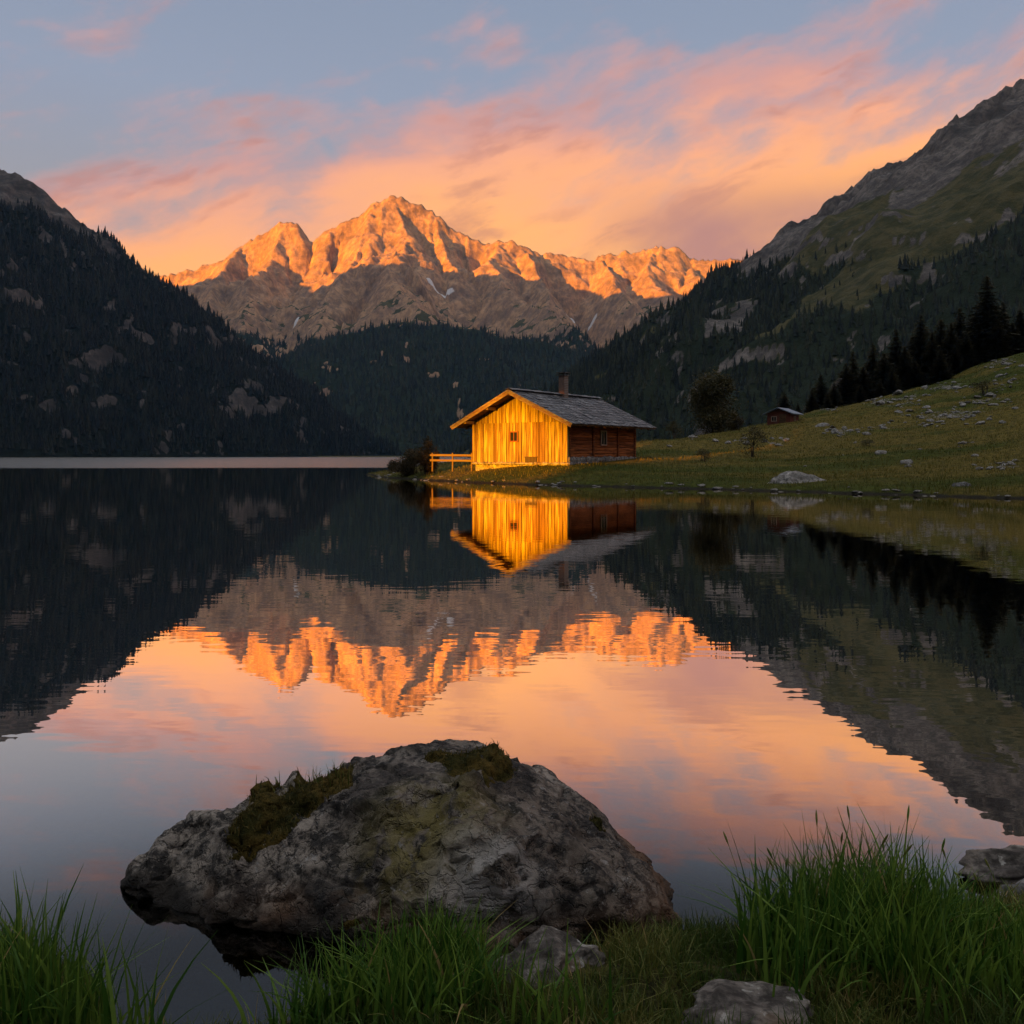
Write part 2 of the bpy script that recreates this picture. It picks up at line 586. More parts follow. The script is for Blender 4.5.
# ------------------------------------------------------------------ left mountainside
lef = Field(-1500, 40, 560, 1750, 3.0)
X, Y = lef.X, lef.Y
ridges = [
    (P([(-700, 10, 1150), (-300, 25, 1150), (-120, 90, 1150), (0, 163, 1150), (18, 170, 1150), (35, 184, 1140), (60, 203, 1140), (85, 221, 1135), (105, 231, 1135), (130, 254, 1130), (155, 272, 1130), (180, 285, 1130), (220, 321, 1130), (270, 356, 1130), (330, 400, 1130), (380, 430, 1130), (425, 455, 1130)]), .80, 1.0),
    (P([(0, 163, 1150), (-40, 260, 1000), (-60, 360, 850)]), .85, 1.0),
    (P([(85, 221, 1135), (60, 300, 1010), (30, 380, 880), (20, 440, 780)]), .82, 1.0),
    (P([(180, 285, 1130), (165, 350, 1020), (150, 410, 920)]), .82, 1.0),
    (P([(270, 356, 1130), (260, 400, 1040), (255, 440, 960)]), .82, 1.0),
]
wx = 14 * fbm(X / 80, Y / 80, 3, 105)
wy = 14 * fbm(X / 80, Y / 80, 3, 109)
Hh, D, T = ridge_height(X + wx * .6, Y + wy * .6, ridges)
k = .2 + .8 * sst(D, 0, 60)
Hh += k * 6 * rz((X + wx) / 130, (Y + wy) / 130, 5, 121)
hi = sst(Hh, 150, 300)
Hh += (.35 + .65 * k) * (1.5 + 3 * hi) * rz(T / 30, D / 110, 4, 140)
Hh += 2.2 * fbm(X / 14, Y / 14, 3, 177)
Hh -= 7 + 9 * sst(X, -540, -380)
lef.Z = np.maximum(np.where(Hh < 2, Hh * .3, Hh), -3)
lef.slp = lef.slope()
nz = fbm(X / 70, Y / 70, 5, 190)
top = sst(lef.Z + 45 * nz, 215, 290) * sst(D + 20 * nz, 110, 55)
crag = sst(rz(X / 60, Y / 60, 5, 195) + .6 * nz + .8 * fbm(X / 16, Y / 16, 3, 196) - .8 * sst(lef.Z, 60, 15), 1.55, 2.2)
crag = np.maximum(crag, sst(lef.slp + .2 * nz, 1.5, 1.8))
wood = np.clip(1 - np.maximum(top, crag), 0, 1)
glade = .5 * sst(fbm(X / 110, Y / 110, 3, 199), .35, .55) * sst(lef.Z, 140, 60) * sst(lef.Z, 30, 60)
wood = wood * (1 - .9 * glade)
lef.wood = wood
veg = np.clip(.25 + .5 * glade + .25 * nz - .3 * crag, 0, 1)
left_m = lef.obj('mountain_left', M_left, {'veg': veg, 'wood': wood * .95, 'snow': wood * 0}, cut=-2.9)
set_label(left_m, kind='structure')

# ------------------------------------------------------------------ thin evening haze over the whole valley
hz = bpy.data.materials.new('evening_haze')
hz.use_nodes = True
hn = NT(hz.node_tree)
pv = hn.node('ShaderNodeVolumePrincipled')
pv.inputs['Color'].default_value = (.20, .48, .85, 1)
pv.inputs['Density'].default_value = 0.000045
pv.inputs['Anisotropy'].default_value = 0.0
ho = hn.node('ShaderNodeOutputMaterial')
hn.t.links.new(pv.outputs[0], ho.inputs['Volume'])
hb = [(x_, y_, z_) for z_ in (-7, 960) for (x_, y_) in ((-2700, -1500), (2100, -1500), (2100, 3500), (-2700, 3500))]
haze = np_obj('haze', hb, [(0, 3, 2, 1), (4, 5, 6, 7), (0, 1, 5, 4), (1, 2, 6, 5), (2, 3, 7, 6), (3, 0, 4, 7)], hz, None, False)
set_label(haze, 'thin bluish evening haze filling the valley', 'haze', kind='stuff')

# ------------------------------------------------------------------ right mountainside
rig = Field(-140, 1150, 120, 1550, 3.0)
X, Y = rig.X, rig.Y
ridges = [
    (P([(1900, -40, 600), (1400, -20, 640), (1150, 40, 660), (1075, 60, 660), (1024, 82, 650), (1000, 96, 660), (985, 108, 665), (960, 125, 680), (938, 143, 690), (905, 156, 705), (890, 159, 715), (860, 179, 740), (845, 190, 760), (830, 200, 780), (800, 225, 820), (775, 241, 850), (735, 263, 900), (700, 286, 960), (660, 316, 1020), (620, 350, 1100), (585, 377, 1160), (550, 403, 1220), (520, 425, 1280), (480, 450, 1330)]), .70, 1.0),
    (P([(1024, 92, 650), (995, 165, 600), (970, 245, 530), (940, 312, 450)]), .76, 1.0),
    (P([(890, 159, 715), (860, 225, 660), (820, 300, 580), (790, 370, 480)]), .72, 1.0),
    (P([(775, 241, 850), (750, 290, 780), (715, 345, 690), (690, 400, 600)]), .70, 1.0),
    (P([(660, 316, 1020), (640, 360, 930), (625, 405, 830)]), .68, 1.0),
]
wx = 12 * fbm(X / 70, Y / 70, 3, 205)
wy = 12 * fbm(X / 70, Y / 70, 3, 209)
Hh, D, T = ridge_height(X + wx * .6, Y + wy * .6, ridges)
k = .2 + .8 * sst(D, 0, 50)
Hh += k * 4.5 * rz((X + wx) / 110, (Y + wy) / 110, 5, 221)
hi = sst(Hh, 100, 200) * sst(D, 120, 50)
Hh += (.35 + .65 * k) * (.8 + 4.0 * hi) * (rz(T / 19, D / 70, 5, 240) - .5)
Hh += (.8 + 2.0 * hi) * fbm(X / 12, Y / 12, 4, 277)
Hh = np.where(Y < 330, Hh - (330 - Y) * .12, Hh)
Hh -= 6 * (1 - 1.6 * sst(X / Y, .45, .57))
rig.Z = np.maximum(Hh, -4)
rig.slp = rig.slope()
nz = fbm(X / 60, Y / 60, 5, 290)
pxx = 512 + F * X / Y
pyy = HZ - F * (rig.Z - H0) / Y
tl = np.interp(pxx, [480, 690, 735, 780, 830, 900, 960, 1024, 1200], [380, 262, 258, 268, 255, 268, 250, 222, 190])   # tree line
below = pyy - tl
ridge_rock = sst(rig.Z + 20 * nz, 95, 135) * sst(D + 44 * nz, 150, 95)
crag = sst(rz(X / 45, Y / 45, 5, 295) + .6 * nz + .9 * fbm(X / 14, Y / 14, 3, 296), 1.45, 2.1)
crag = np.maximum(crag, sst(rig.slp + .2 * nz, 1.3, 1.6))
cx, cy = at(720, 312, 800)[:2]
crag = np.maximum(crag, sst(np.exp(-((pxx - 725) / 38) ** 2 - ((pyy - 318 + (pxx - 725) * .25) / 20) ** 2) + .75 * fbm(X / 20, Y / 20, 4, 298), .55, .9))
wood = sst(below + 24 * nz, -4, 14) * (1 - crag)
glade = sst(fbm(X / 75, Y / 75, 3, 299), .42, .6)
wood = wood * (1 - .85 * glade)
rig.wood = wood
veg = np.clip(.82 + .3 * nz - 1.5 * ridge_rock - .85 * crag, 0, 1)
right_m = rig.obj('mountain_right', M_right, {'veg': veg, 'wood': wood * .9, 'snow': wood * 0}, cut=-3.5)
set_label(right_m, kind='structure')

# ------------------------------------------------------------------ valley floor beyond the lake
vf = Field(-700, 900, 930, 1700, 10.0)
shore = 985 + 25 * fbm(vf.X / 90, vf.Y / 300, 3, 300)
vf.Z = np.clip((vf.Y - shore) * .05, -2, 1.15) + .12 * fbm(vf.X / 30, vf.Y / 30, 3, 302)
valley = vf.obj('valley_floor', M_right, {'veg': vf.Z * 0 + 1, 'wood': vf.Z * 0, 'snow': vf.Z * 0})
set_label(valley, kind='structure')

# ------------------------------------------------------------------ unseen ridge added to shade the valley, gable-shaped hole lets sun onto the hut
sh = Vector((math.sin(SUN_AZ), math.cos(SUN_AZ)))
ph = Vector((math.cos(SUN_AZ), -math.sin(SUN_AZ)))
HUT = Vector((0.4, 54.8))
GAP_D = 500.0
s0 = HUT.dot(sh) - GAP_D
u0 = HUT.dot(ph)
gz = 1.1 + GAP_D * math.tan(SUN_EL)
GU0, GU1, GUM, GZ0, GZ1, GZM = u0 - 7.0, u0 + 4.3, u0 - .6, gz - 1.1, gz + 2.5, gz + 4.85
prof_u = [-2640, -2570, -2500, -2350, -2150, -2000, -1870, -1700, -1550, -1400, -1250, -1000, -700, -300, -120, 50, 350, 600, 1100, 2200]
prof_z = [540, 555, 560, 555, 550, 535, 460, 420, 465, 530, 530, 440, 330, 330, 350, 380, 420, 330, 220, 120]
us = np.unique(np.concatenate([np.arange(-2640, 1401, 40.0), [GU0, GUM, GU1]]))


def w3(u, s, z):
    return (ph.x * u + sh.x * s, ph.y * u + sh.y * s, z)


bm = bmesh.new()


def slab(ua, ub, za0, zb0, za1, zb1, th0=60, th1=8):
    """a block between two columns of the ridge; za0..za1 bottom to top at ua"""
    vs = [bm.verts.new(w3(*q)) for q in [(ua, s0 - th0, za0), (ub, s0 - th0, zb0), (ub, s0, zb0), (ua, s0, za0), (ua, s0 - th1, za1), (ub, s0 - th1, zb1), (ub, s0, zb1), (ua, s0, za1)]]
    for f in [(0, 3, 2, 1), (4, 5, 6, 7), (0, 1, 5, 4), (1, 2, 6, 5), (2, 3, 7, 6), (3, 0, 4, 7)]:
        bm.faces.new([vs[i] for i in f])


for ua, ub in zip(us[:-1], us[1:]):
    za, zb = (np.interp(q, prof_u, prof_z) + 12 * float(fbm(q / 120.0, 3.3, 3, 400)) for q in (ua, ub))
    if ua >= GU0 - .01 and ub <= GU1 + .01:
        slab(ua, ub, -6, -6, GZ0, GZ0, 20, 20)
        slab(ua, ub, GZM if abs(ua - GUM) < .01 else GZ1, GZM if abs(ub - GUM) < .01 else GZ1, za, zb, 20, 8)
    else:
        slab(ua, ub, -6, -6, za, zb, 20 if abs(ua - u0) < 60 else 60)
me = bpy.data.meshes.new('sun_blocker_ridge')
bm.to_mesh(me)
bm.free()
m, nt = new_mat('sun_blocker_dark')
finish(nt, nt.mix(nt.noise(nt.pos(), .02, 6), (.03, .035, .02), (.10, .09, .07)), .95)
me.materials.append(m)
set_label(link(bpy.data.objects.new('sun_blocker_ridge', me)), kind='structure')


# ------------------------------------------------------------------ meadow and the point
def signed_dist(X, Y, poly):
    """positive inside"""
    d = np.full(X.shape, 1e9)
    inside = np.zeros(X.shape, bool)
    n = len(poly)
    for i in range(n):
        ax, ay = poly[i]
        bx, by = poly[(i + 1) % n]
        vx, vy = bx - ax, by - ay
        t = np.clip(((X - ax) * vx + (Y - ay) * vy) / (vx * vx + vy * vy), 0, 1)
        d = np.minimum(d, np.hypot(X - ax - vx * t, Y - ay - vy * t))
        c = ((ay > Y) != (by > Y)) & (X < (bx - ax) * (Y - ay) / ((by - ay) if by != ay else 1e-9) + ax)
        inside ^= c
    return np.where(inside, d, -d)


def tps_fit(pts):
    p = np.array(pts, float)
    n = len(p)
    d = np.hypot(p[:, None, 0] - p[None, :, 0], p[:, None, 1] - p[None, :, 1])
    K = np.where(d > 0, d * d * np.log(d + 1e-9), 0) + np.eye(n) * 2.0
    Q = np.c_[np.ones(n), p[:, :2]]
    A = np.block([[K, Q], [Q.T, np.zeros((3, 3))]])
    sol = np.linalg.solve(A, np.r_[p[:, 2], 0, 0, 0])
    return p, sol


def tps_eval(fit, X, Y):
    p, s = fit
    out = s[-3] + s[-2] * X + s[-1] * Y
    for i in range(len(p)):
        d = np.hypot(X - p[i, 0], Y - p[i, 1])
        out = out + s[i] * d * d * np.log(d + 1e-9)
    return out


def w0(px, py):                       # point of the water plane under a pixel
    Y_ = H0 * F / (py - HZ)
    return ((px - 512) * Y_ / F, Y_)


front_shore = [w0(366, 474.5), w0(380, 477), w0(420, 480), w0(470, 482.5), w0(520, 484.5), w0(560, 485.5), w0(640, 487.5), w0(700, 489), w0(800, 492), w0(900, 495), w0(1024, 499)]
land_poly = front_shore + [(40, 27), (80, 20), (260, 10), (260, 400), (10, 400), (9, 200), (7, 130), (2, 100), (-4, 88), (-10, 80)]
ctrl = [(-2.4, 56.9, .85), (3.2, 52.7, .85), (8.6, 59, 1.15), (2.5, 63, 1.15), (-5.2, 57.5, .75), (-9, 67, .5), (-12, 75, .3), (0, 75, 1.1), (3, 95, 1.0),
        (9, 48, .35), (14, 45, .3), (20, 43, .35)]
for (px, py, Ys) in [(660, 443, 75), (710, 434.5, 88), (763, 424.5, 100), (809, 416.5, 106), (855, 403, 112), (909, 392, 120), (955, 376, 125), (994, 362, 128), (1024, 353, 130), (1100, 325, 135), (1250, 270, 140)]:
    x, y, z = at(px, py, Ys)
    ctrl.append((x, y, z - .25))
    ctrl.append((x * 1.25, y * 1.25, z - .25 + .25 * (z - 1.6) * .55))
    ctrl.append((x * 1.8, y * 1.8, z - .25 + .8 * (z - 1.6) * .55))
    ys = np.interp(px, [640, 1024, 1250], [46, 33, 26])
    ym = ys + (Ys - ys) * .5
    ctrl.append(((px - 512) * ym / F, ym, .25 + (z - .25) * .36))
    y3 = ys + (Ys - ys) * .22
    ctrl.append(((px - 512) * y3 / F, y3, .15 + (z - .25) * .11))
fit = tps_fit(ctrl)
mea = Field(-22, 200, 18, 300, .5)
X, Y = mea.X, mea.Y
dd = signed_dist(X, Y, land_poly) + .55 * fbm(X / 3.5, Y / 3.5, 4, 500) + .2 * fbm(X / .9, Y / .9, 2, 501)
tz = tps_eval(fit, X, Y)
und = .16 * fbm(X / 9, Y / 9, 3, 510) + .05 * fbm(X / 2.2, Y / 2.2, 3, 511)
und = und * (1 + 2.2 * sst(tz, 1.5, 9))
flat = sst(np.hypot(X - 3.2, Y - 58.5), 5.5, 9.5)            # level pad under the hut
mea.Z = np.where(dd > 0, (np.maximum(tz, 0) + und * flat) * sst(dd, -.5, 6) + .25 * (1 - np.exp(-np.maximum(dd, 0) / .35)), np.maximum(dd * .22, -3))
mea.d = dd
dry = np.clip(.5 + .6 * fbm(X / 16, Y / 5, 4, 520) + .35 * sst(tz, 0, 3) * sst(tz, 9, 4), 0, 1)
m, nt = new_mat('meadow_turf')
p = nt.pos()
f1 = nt.noise(p, 2.2, 8, .7)
f2 = nt.noise(p, .35, 5, .6)
dr = nt.math('ADD', nt.attr('dry'), nt.math('MULTIPLY', nt.math('SUBTRACT', f2, .5), .9))
col = nt.mix(nt.step(dr, .25, .85), (.068, .080, .014), (.160, .120, .028))
col = nt.mix(nt.step(f1, .62, .38, 0, .6), col, (.022, .026, .007))
wet = nt.step(nt.attr('shore'), .28, .0)
col = nt.mix(wet, col, (.03, .027, .02))
stony = nt.attr('stony')
st = nt.step(nt.math('ADD', stony, nt.math('MULTIPLY', nt.math('SUBTRACT', f1, .5), 1.6)), .55, .7)
col = nt.mix(st, col, (.22, .2, .18))
finish(nt, col, .95, nt.bump(nt.math('ADD', f1, f2), 1.0, .25), .05)
M_meadow = m
rock_px = [(944, 388, 30, 6, 26), (900, 404, 26, 5, 10), (948, 416, 55, 9, 60), (985, 400, 30, 7, 22), (998, 363, 24, 7, 22), (845, 431, 24, 5, 26), (880, 427, 20, 4, 12), (742, 441, 16, 4, 10), (775, 443, 14, 4, 10), (827, 409, 16, 4, 10), (880, 402, 24, 4, 16), (1008, 466, 26, 7, 18), (905, 398, 30, 4, 10), (700, 438, 14, 3, 5), (850, 455, 150, 22, 9), (910, 465, 6, 2, 2), (965, 443, 12, 3, 4), (1010, 383, 16, 8, 18), (925, 425, 16, 5, 12), (970, 376, 18, 6, 14)]


def on_meadow(px, py):
    """where the view through a pixel meets the meadow"""
    ys = np.arange(30, 180, .25)
    xs = (px - 512) * ys / F
    zz = H0 - (py - HZ) * ys / F
    g = mea.look(xs, ys)
    hit = np.nonzero(g >= zz)[0]
    if len(hit) == 0:
        return None
    i = hit[0]
    return xs[i], ys[i], float(g[i])


stony = np.zeros_like(X)
for (px, py, sx, sy, n) in rock_px[:14]:
    q = on_meadow(px, py)
    if q:
        stony = np.maximum(stony, .62 * np.exp(-((X - q[0]) / (sx * q[1] / F)) ** 2 - ((Y - q[1]) / (sy * q[1] / 160)) ** 2))
meadow = mea.obj('meadow', M_meadow, {'dry': dry, 'shore': np.clip(dd, -1, 3), 'stony': stony})
set_label(meadow, kind='structure')


# ------------------------------------------------------------------ far-off woods: one mesh per mountainside
def far_tree(seed, tiers=4, sides=6):
    r = random.Random(seed)
    V, Fc = [], []
    for k in range(tiers):
        z0 = .04 + .86 * k / tiers
        z1 = min(1.0, z0 + .46 - .03 * k)
        rad = .19 * (1 - k / (tiers + .35)) * r.uniform(.85, 1.1)
        b = len(V)
        V.append((r.uniform(-.01, .01), r.uniform(-.01, .01), z1))
        ph0 = r.uniform(0, 6.28)
        for i in range(sides * 2):
            a = ph0 + math.pi * i / sides
            rr = rad * (r.uniform(.85, 1.25) if i % 2 == 0 else r.uniform(.45, .7))
            V.append((rr * math.cos(a), rr * math.sin(a), z0 + (0 if i % 2 == 0 else .05) + r.uniform(-.02, .02)))
        for i in range(sides * 2):
            Fc.append((b, b + 1 + i, b + 1 + (i + 1) % (sides * 2)))
    return np.array(V), np.array(Fc)


TEMPL = [far_tree(s, 4, 5) for s in range(5)]
rng = np.random.default_rng(3)


def build_wood(name, fld, spacing, hmin, hmax, mask_thr, region, label, mat=None):
    xs = np.arange(fld.xs[0] + 5, fld.xs[-1] - 5, spacing)
    ys = np.arange(fld.ys[0] + 5, fld.ys[-1] - 5, spacing)
    gx, gy = np.meshgrid(xs, ys)
    gx = gx.ravel() + rng.uniform(-.5, .5, gx.size) * spacing
    gy = gy.ravel() + rng.uniform(-.5, .5, gy.size) * spacing
    wv = fld.look(gx, gy, fld.wood)
    z = fld.look(gx, gy)
    ok = (wv > mask_thr * rng.uniform(.1, 1.5, gx.size)) & (z > 1.0) & region(gx, gy, z)
    gx, gy, z, wv = gx[ok], gy[ok], z[ok], wv[ok]
    hh = rng.uniform(hmin, hmax, len(gx)) * np.exp(rng.normal(0, .22, len(gx))) * (.55 + .45 * wv) * np.clip(gy / 760, .55, 1.1)
    Vs, Fs, Ts = [], [], []
    off = 0
    pick = rng.integers(0, len(TEMPL), len(gx))
    for ti, (TV, TF) in enumerate(TEMPL):
        s = pick == ti
        n = s.sum()
        if not n:
            continue
        a = rng.uniform(0, 6.28, n)
        h = hh[s][:, None]
        wd = h * rng.uniform(.85, 1.25, n)[:, None]
        ca, sa = np.cos(a)[:, None], np.sin(a)[:, None]
        VX = (TV[None, :, 0] * ca - TV[None, :, 1] * sa) * wd + gx[s][:, None]
        VY = (TV[None, :, 0] * sa + TV[None, :, 1] * ca) * wd + gy[s][:, None]
        VZ = TV[None, :, 2] * h + z[s][:, None] - .4
        Vs.append(np.stack([VX, VY, VZ], -1).reshape(-1, 3))
        Fs.append((TF[None] + (np.arange(n) * len(TV))[:, None, None] + off).reshape(-1, 3))
        Ts.append(np.repeat(rng.uniform(0, 1, n) ** 1.3, len(TV)))
        off += n * len(TV)
    o = np_obj(name, np.concatenate(Vs), np.concatenate(Fs), mat or M_wood_far, None, False, {'tint': np.concatenate(Ts)})
    set_label(o, label, 'wood', kind='stuff')
    print(name, len(gx), 'trees')
    return o


inview = lambda x, y, z, m=60: (np.abs(x) < y * .577 + m)
facing = lambda X_: X_
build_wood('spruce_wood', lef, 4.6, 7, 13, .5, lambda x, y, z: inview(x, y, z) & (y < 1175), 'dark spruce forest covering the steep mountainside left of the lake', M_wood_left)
build_wood('spruce_wood', rig, 4.2, 6.5, 12, .5, lambda x, y, z: inview(x, y, z) & (y < 1300), 'dark spruce forest climbing the mountainside behind the meadow')
build_wood('spruce_wood', mas, 9.0, 9, 15, .5, lambda x, y, z: (np.abs(x) < y * .4 + 60) & (y < 2150), 'hazy blue green forest on the hill below the lit peaks')


# ------------------------------------------------------------------ mesh parts by hand
class MB:
    def __init__(self):
        self.v, self.f, self.t = [], [], []

    def add(self, V, Fc, tint=0.5):
        b = len(self.v)
        self.v += [tuple(q) for q in V]
        self.f += [tuple(i + b for i in f) for f in Fc]
        self.t += [tint] * len(V)

    def box(self, x0, x1, y0, y1, z0, z1, tint=0.5, jit=0.0):
        c = [(x0, y0, z0), (x1, y0, z0), (x1, y1, z0), (x0, y1, z0), (x0, y0, z1), (x1, y0, z1), (x1, y1, z1), (x0, y1, z1)]
        if jit:
            c = [tuple(a + random.uniform(-jit, jit) for a in q) for q in c]
        self.add(c, [(0, 3, 2, 1), (4, 5, 6, 7), (0, 1, 5, 4), (1, 2, 6, 5), (2, 3, 7, 6), (3, 0, 4, 7)], tint)

    def bar(self, a, b, wd, ht, tint=0.5, up=(0, 0, 1)):
        a, b = Vector(a), Vector(b)
        d = (b - a).normalized()
        s = d.cross(Vector(up)).normalized() * wd * .5
        u = s.cross(d).normalized() * ht * .5
        c = [a - s - u, a + s - u, b + s - u, b - s - u, a - s + u, a + s + u, b + s + u, b - s + u]
        self.add(c, [(0, 3, 2, 1), (4, 5, 6, 7), (0, 1, 5, 4), (1, 2, 6, 5), (2, 3, 7, 6), (3, 0, 4, 7)], tint)

    def tube(self, pts, radii, n=8, tint=0.5, cap=True):
        rings = []
        b0 = len(self.v)
        for i, (q, r) in enumerate(zip(pts, radii)):
            q = Vector(q)
            d = (Vector(pts[min(i + 1, len(pts) - 1)]) - Vector(pts[max(i - 1, 0)])).normalized()
            s = d.cross(Vector((.31, .9, .12))).normalized()
            t = d.cross(s)
            for k in range(n):
                a = 6.28318 * k / n
                self.v.append(tuple(q + (s * math.cos(a) + t * math.sin(a)) * r))
                self.t.append(tint)
        for i in range(len(pts) - 1):
            for k in range(n):
                self.f.append((b0 + i * n + k, b0 + i * n + (k + 1) % n, b0 + (i + 1) * n + (k + 1) % n, b0 + (i + 1) * n + k))
        if cap:
            self.f.append(tuple(b0 + k for k in range(n))[::-1])
            self.f.append(tuple(b0 + (len(pts) - 1) * n + k for k in range(n)))

    def mesh(self, name, mat, smooth=False):
        me = bpy.data.meshes.new(name)
        me.from_pydata(self.v, [], self.f)
        a = me.attributes.new('tint', 'FLOAT', 'POINT')
        a.data.foreach_set('value', np.array(self.t, np.float32))
        me.materials.append(mat)
        if smooth:
            me.polygons.foreach_set('use_smooth', np.ones(len(me.polygons), bool))
        me.update()
        return me

    def build(self, name, mat, parent=None, smooth=False, bevel=0.0):
        o = link(bpy.data.objects.new(name, self.mesh(name, mat, smooth)), parent)
        if bevel:
            b = o.modifiers.new('bevel', 'BEVEL')
            b.width = bevel
            b.segments = 2
            b.limit_method = 'ANGLE'
        return o


# ------------------------------------------------------------------ building materials
m, nt = new_mat('bark')
finish(nt, nt.mix(nt.noise(nt.scale3(nt.pos(), (5, 5, 1)), 1, 5), (.03, .024, .018), (.09, .07, .05)), .95)
M_bark = m


def wood_mat(name, c0, c1, dark, grain=(14, 14, .6), knots=True, rough=.8):
    m, nt = new_mat(name)
    tc = nt.node('ShaderNodeTexCoord').outputs['Object']
    t = nt.attr('tint')
    off = nt.node('ShaderNodeCombineXYZ')
    nt.inp(off.inputs[2], nt.math('MULTIPLY', t, 37.0))
    v = nt.vmath('ADD', tc, off.outputs[0])
    g = nt.noise(nt.scale3(v, grain), 1.0, 6, .6, .5)
    g2 = nt.noise(nt.scale3(v, tuple(q * .25 for q in grain)), 1.0, 4, .6)
    col = nt.mix(t, c0, c1)
    col = nt.mix(nt.step(g, .60, .38, 0, .85), col, dark)
    col = nt.mix(nt.step(g2, .55, .36, 0, .55), col, dark)
    finish(nt, col, rough, nt.bump(g, .5, .01), .2)
    return m


M_board = wood_mat('weathered_boards', (.20, .125, .038), (.45, .40, .125), (.10, .055, .018))
M_log = wood_mat('dark_logs', (.26, .075, .02), (.46, .15, .045), (.07, .022, .009), grain=(2, .8, 14))
M_trim = wood_mat('pale_bargeboard', (.38, .31, .10), (.46, .40, .13), (.30, .16, .06), grain=(3, 3, 9))
M_beam = wood_mat('old_beam', (.14, .075, .035), (.22, .12, .055), (.05, .028, .015), grain=(3, 3, 9))
M_shingle = wood_mat('grey_shingles', (.075, .074, .080), (.25, .245, .25), (.04, .04, .044), grain=(9, 1.0, 3), rough=.6)
M_rail = wood_mat('fence_wood', (.13, .10, .045), (.20, .155, .065), (.15, .09, .04), grain=(1, 9, 9))
m, nt = new_mat('window_glass')
finish(nt, (.015, .018, .022), .12, None, .6)
M_glass = m
m, nt = new_mat('painted_frame')
finish(nt, nt.mix(nt.noise(nt.pos(), 9, 4), (.14, .05, .025), (.22, .085, .04)), .7)
M_frame = m
m, nt = new_mat('pale_frame')
finish(nt, nt.mix(nt.noise(nt.pos(), 9, 4), (.30, .22, .15), (.4, .3, .22)), .7)
M_frame2 = m
m, nt = new_mat('chimney_brick')
tcx = nt.node('ShaderNodeTexCoord').outputs['Object']
br = nt.node('ShaderNodeTexBrick')
nt.inp(br.inputs[0], nt.scale3(tcx, (1, 1, 1), rot=(R(90), 0, 0)))
br.inputs['Color1'].default_value = (.15, .09, .07, 1)
br.inputs['Color2'].default_value = (.24, .13, .09, 1)
br.inputs['Mortar'].default_value = (.22, .2, .18, 1)
br.inputs['Scale'].default_value = 4.5
finish(nt, br.outputs[0], .9)
M_brick = m
m, nt = new_mat('blue_sheet_roof')
finish(nt, nt.mix(nt.noise(nt.pos(), 1.5, 5), (.09, .12, .16), (.20, .24, .29)), .45, None, .5)
M_sheet = m
m, nt = new_mat('red_brown_cladding')
finish(nt, nt.mix(nt.noise(nt.scale3(nt.pos(), (1, 1, 9)), 1, 4), (.09, .028, .02), (.20, .065, .04)), .85)
M_redwood = m


def stone_mat(name, c0=(.10, .098, .095), c1=(.30, .29, .275), lichen=(.42, .41, .38), sc=1.0, brown=(.11, .07, .04), coords='Object'):
    m, nt = new_mat(name)
    tc = nt.node('ShaderNodeTexCoord').outputs[coords]
    a = nt.noise(tc, 2.2 * sc, 9, .65)
    b = nt.noise(tc, 7 * sc, 8, .7)
    c = nt.noise(tc, 1.1 * sc, 4, .5)
    col = nt.mix(nt.step(a, .35, .65), c0, c1)
    col = nt.mix(nt.step(b, .58, .40, 0, .7), col, tuple(q * .35 for q in c0))
    col = nt.mix(nt.step(c, .54, .66, 0, .6), col, brown)
    l = nt.noise(tc, 4.5 * sc, 6, .6, .4)
    col = nt.mix(nt.step(l, .62, .68, 0, .8), col, lichen)
    finish(nt, col, .9, nt.bump(nt.math('ADD', a, nt.math('MULTIPLY', b, .5)), .8, .05 / sc), .2)
    return m


M_stone = stone_mat('grey_stone', (.07, .068, .066), (.20, .19, .18), (.30, .29, .27), sc=3.0)
M_nearstone = stone_mat('dark_stone', (.05, .042, .037), (.20, .172, .148), (.32, .30, .27), sc=4.0)
M_stone_far = stone_mat('pale_limestone', (.18, .17, .155), (.42, .39, .36), (.5, .48, .45), sc=.9)


# ------------------------------------------------------------------ rock meshes
def n3(v, sc, seed):
    """cheap 3-d noise from three planes"""
    return (perlin(v[:, 0] * sc + 11.3, v[:, 1] * sc + v[:, 2] * sc * .7, seed) + perlin(v[:, 1] * sc + 5.1, v[:, 2] * sc - v[:, 0] * sc * .6, seed + 1) + perlin(v[:, 2] * sc + 2.7, v[:, 0] * sc + v[:, 1] * sc * .5, seed + 2)) / 1.8


def ico(sub):
    bm = bmesh.new()
    bmesh.ops.create_icosphere(bm, subdivisions=sub, radius=1.0)
    V = np.array([v.co[:] for v in bm.verts])
    Fc = np.array([[v.index for v in f.verts] for f in bm.faces])
    bm.free()
    return V, Fc


def rock_mesh(name, seed, sub=3, dims=(1, .8, .5), mat=M_stone_far, cuts=9, rough=.1):
    V, Fc = ico(sub)
    r = np.random.default_rng(seed)
    rad = np.full(len(V), 1.0)
    for i in range(cuts):
        n = r.normal(size=3)
        n /= np.linalg.norm(n)
        dn = V @ n
        rad = np.where(dn > .05, np.minimum(rad, r.uniform(.55, .9) / np.maximum(dn, .05)), rad)
    P_ = V * rad[:, None]
    P_ = P_ + V * (rough * n3(P_, 2.0, seed) + rough * .5 * n3(P_, 5.0, seed + 5))[:, None]
    P_ = P_ * np.array(dims)
    return np_mesh(name, P_, Fc, mat, False)


# ------------------------------------------------------------------ the hut
ROT = -math.atan2(.59, .81)
hut = empty('wooden_hut', (.4, 54.8, 1.08), ROT, label='wooden alpine hut with sunlit board gable and grey shingle roof by the lake', cat='hut')
HW, HL = 3.5, 8.7
RZ, SL = 4.60, .471                       # ridge height and roof pitch
roof_under = lambda x: RZ - .22 - SL * abs(x)
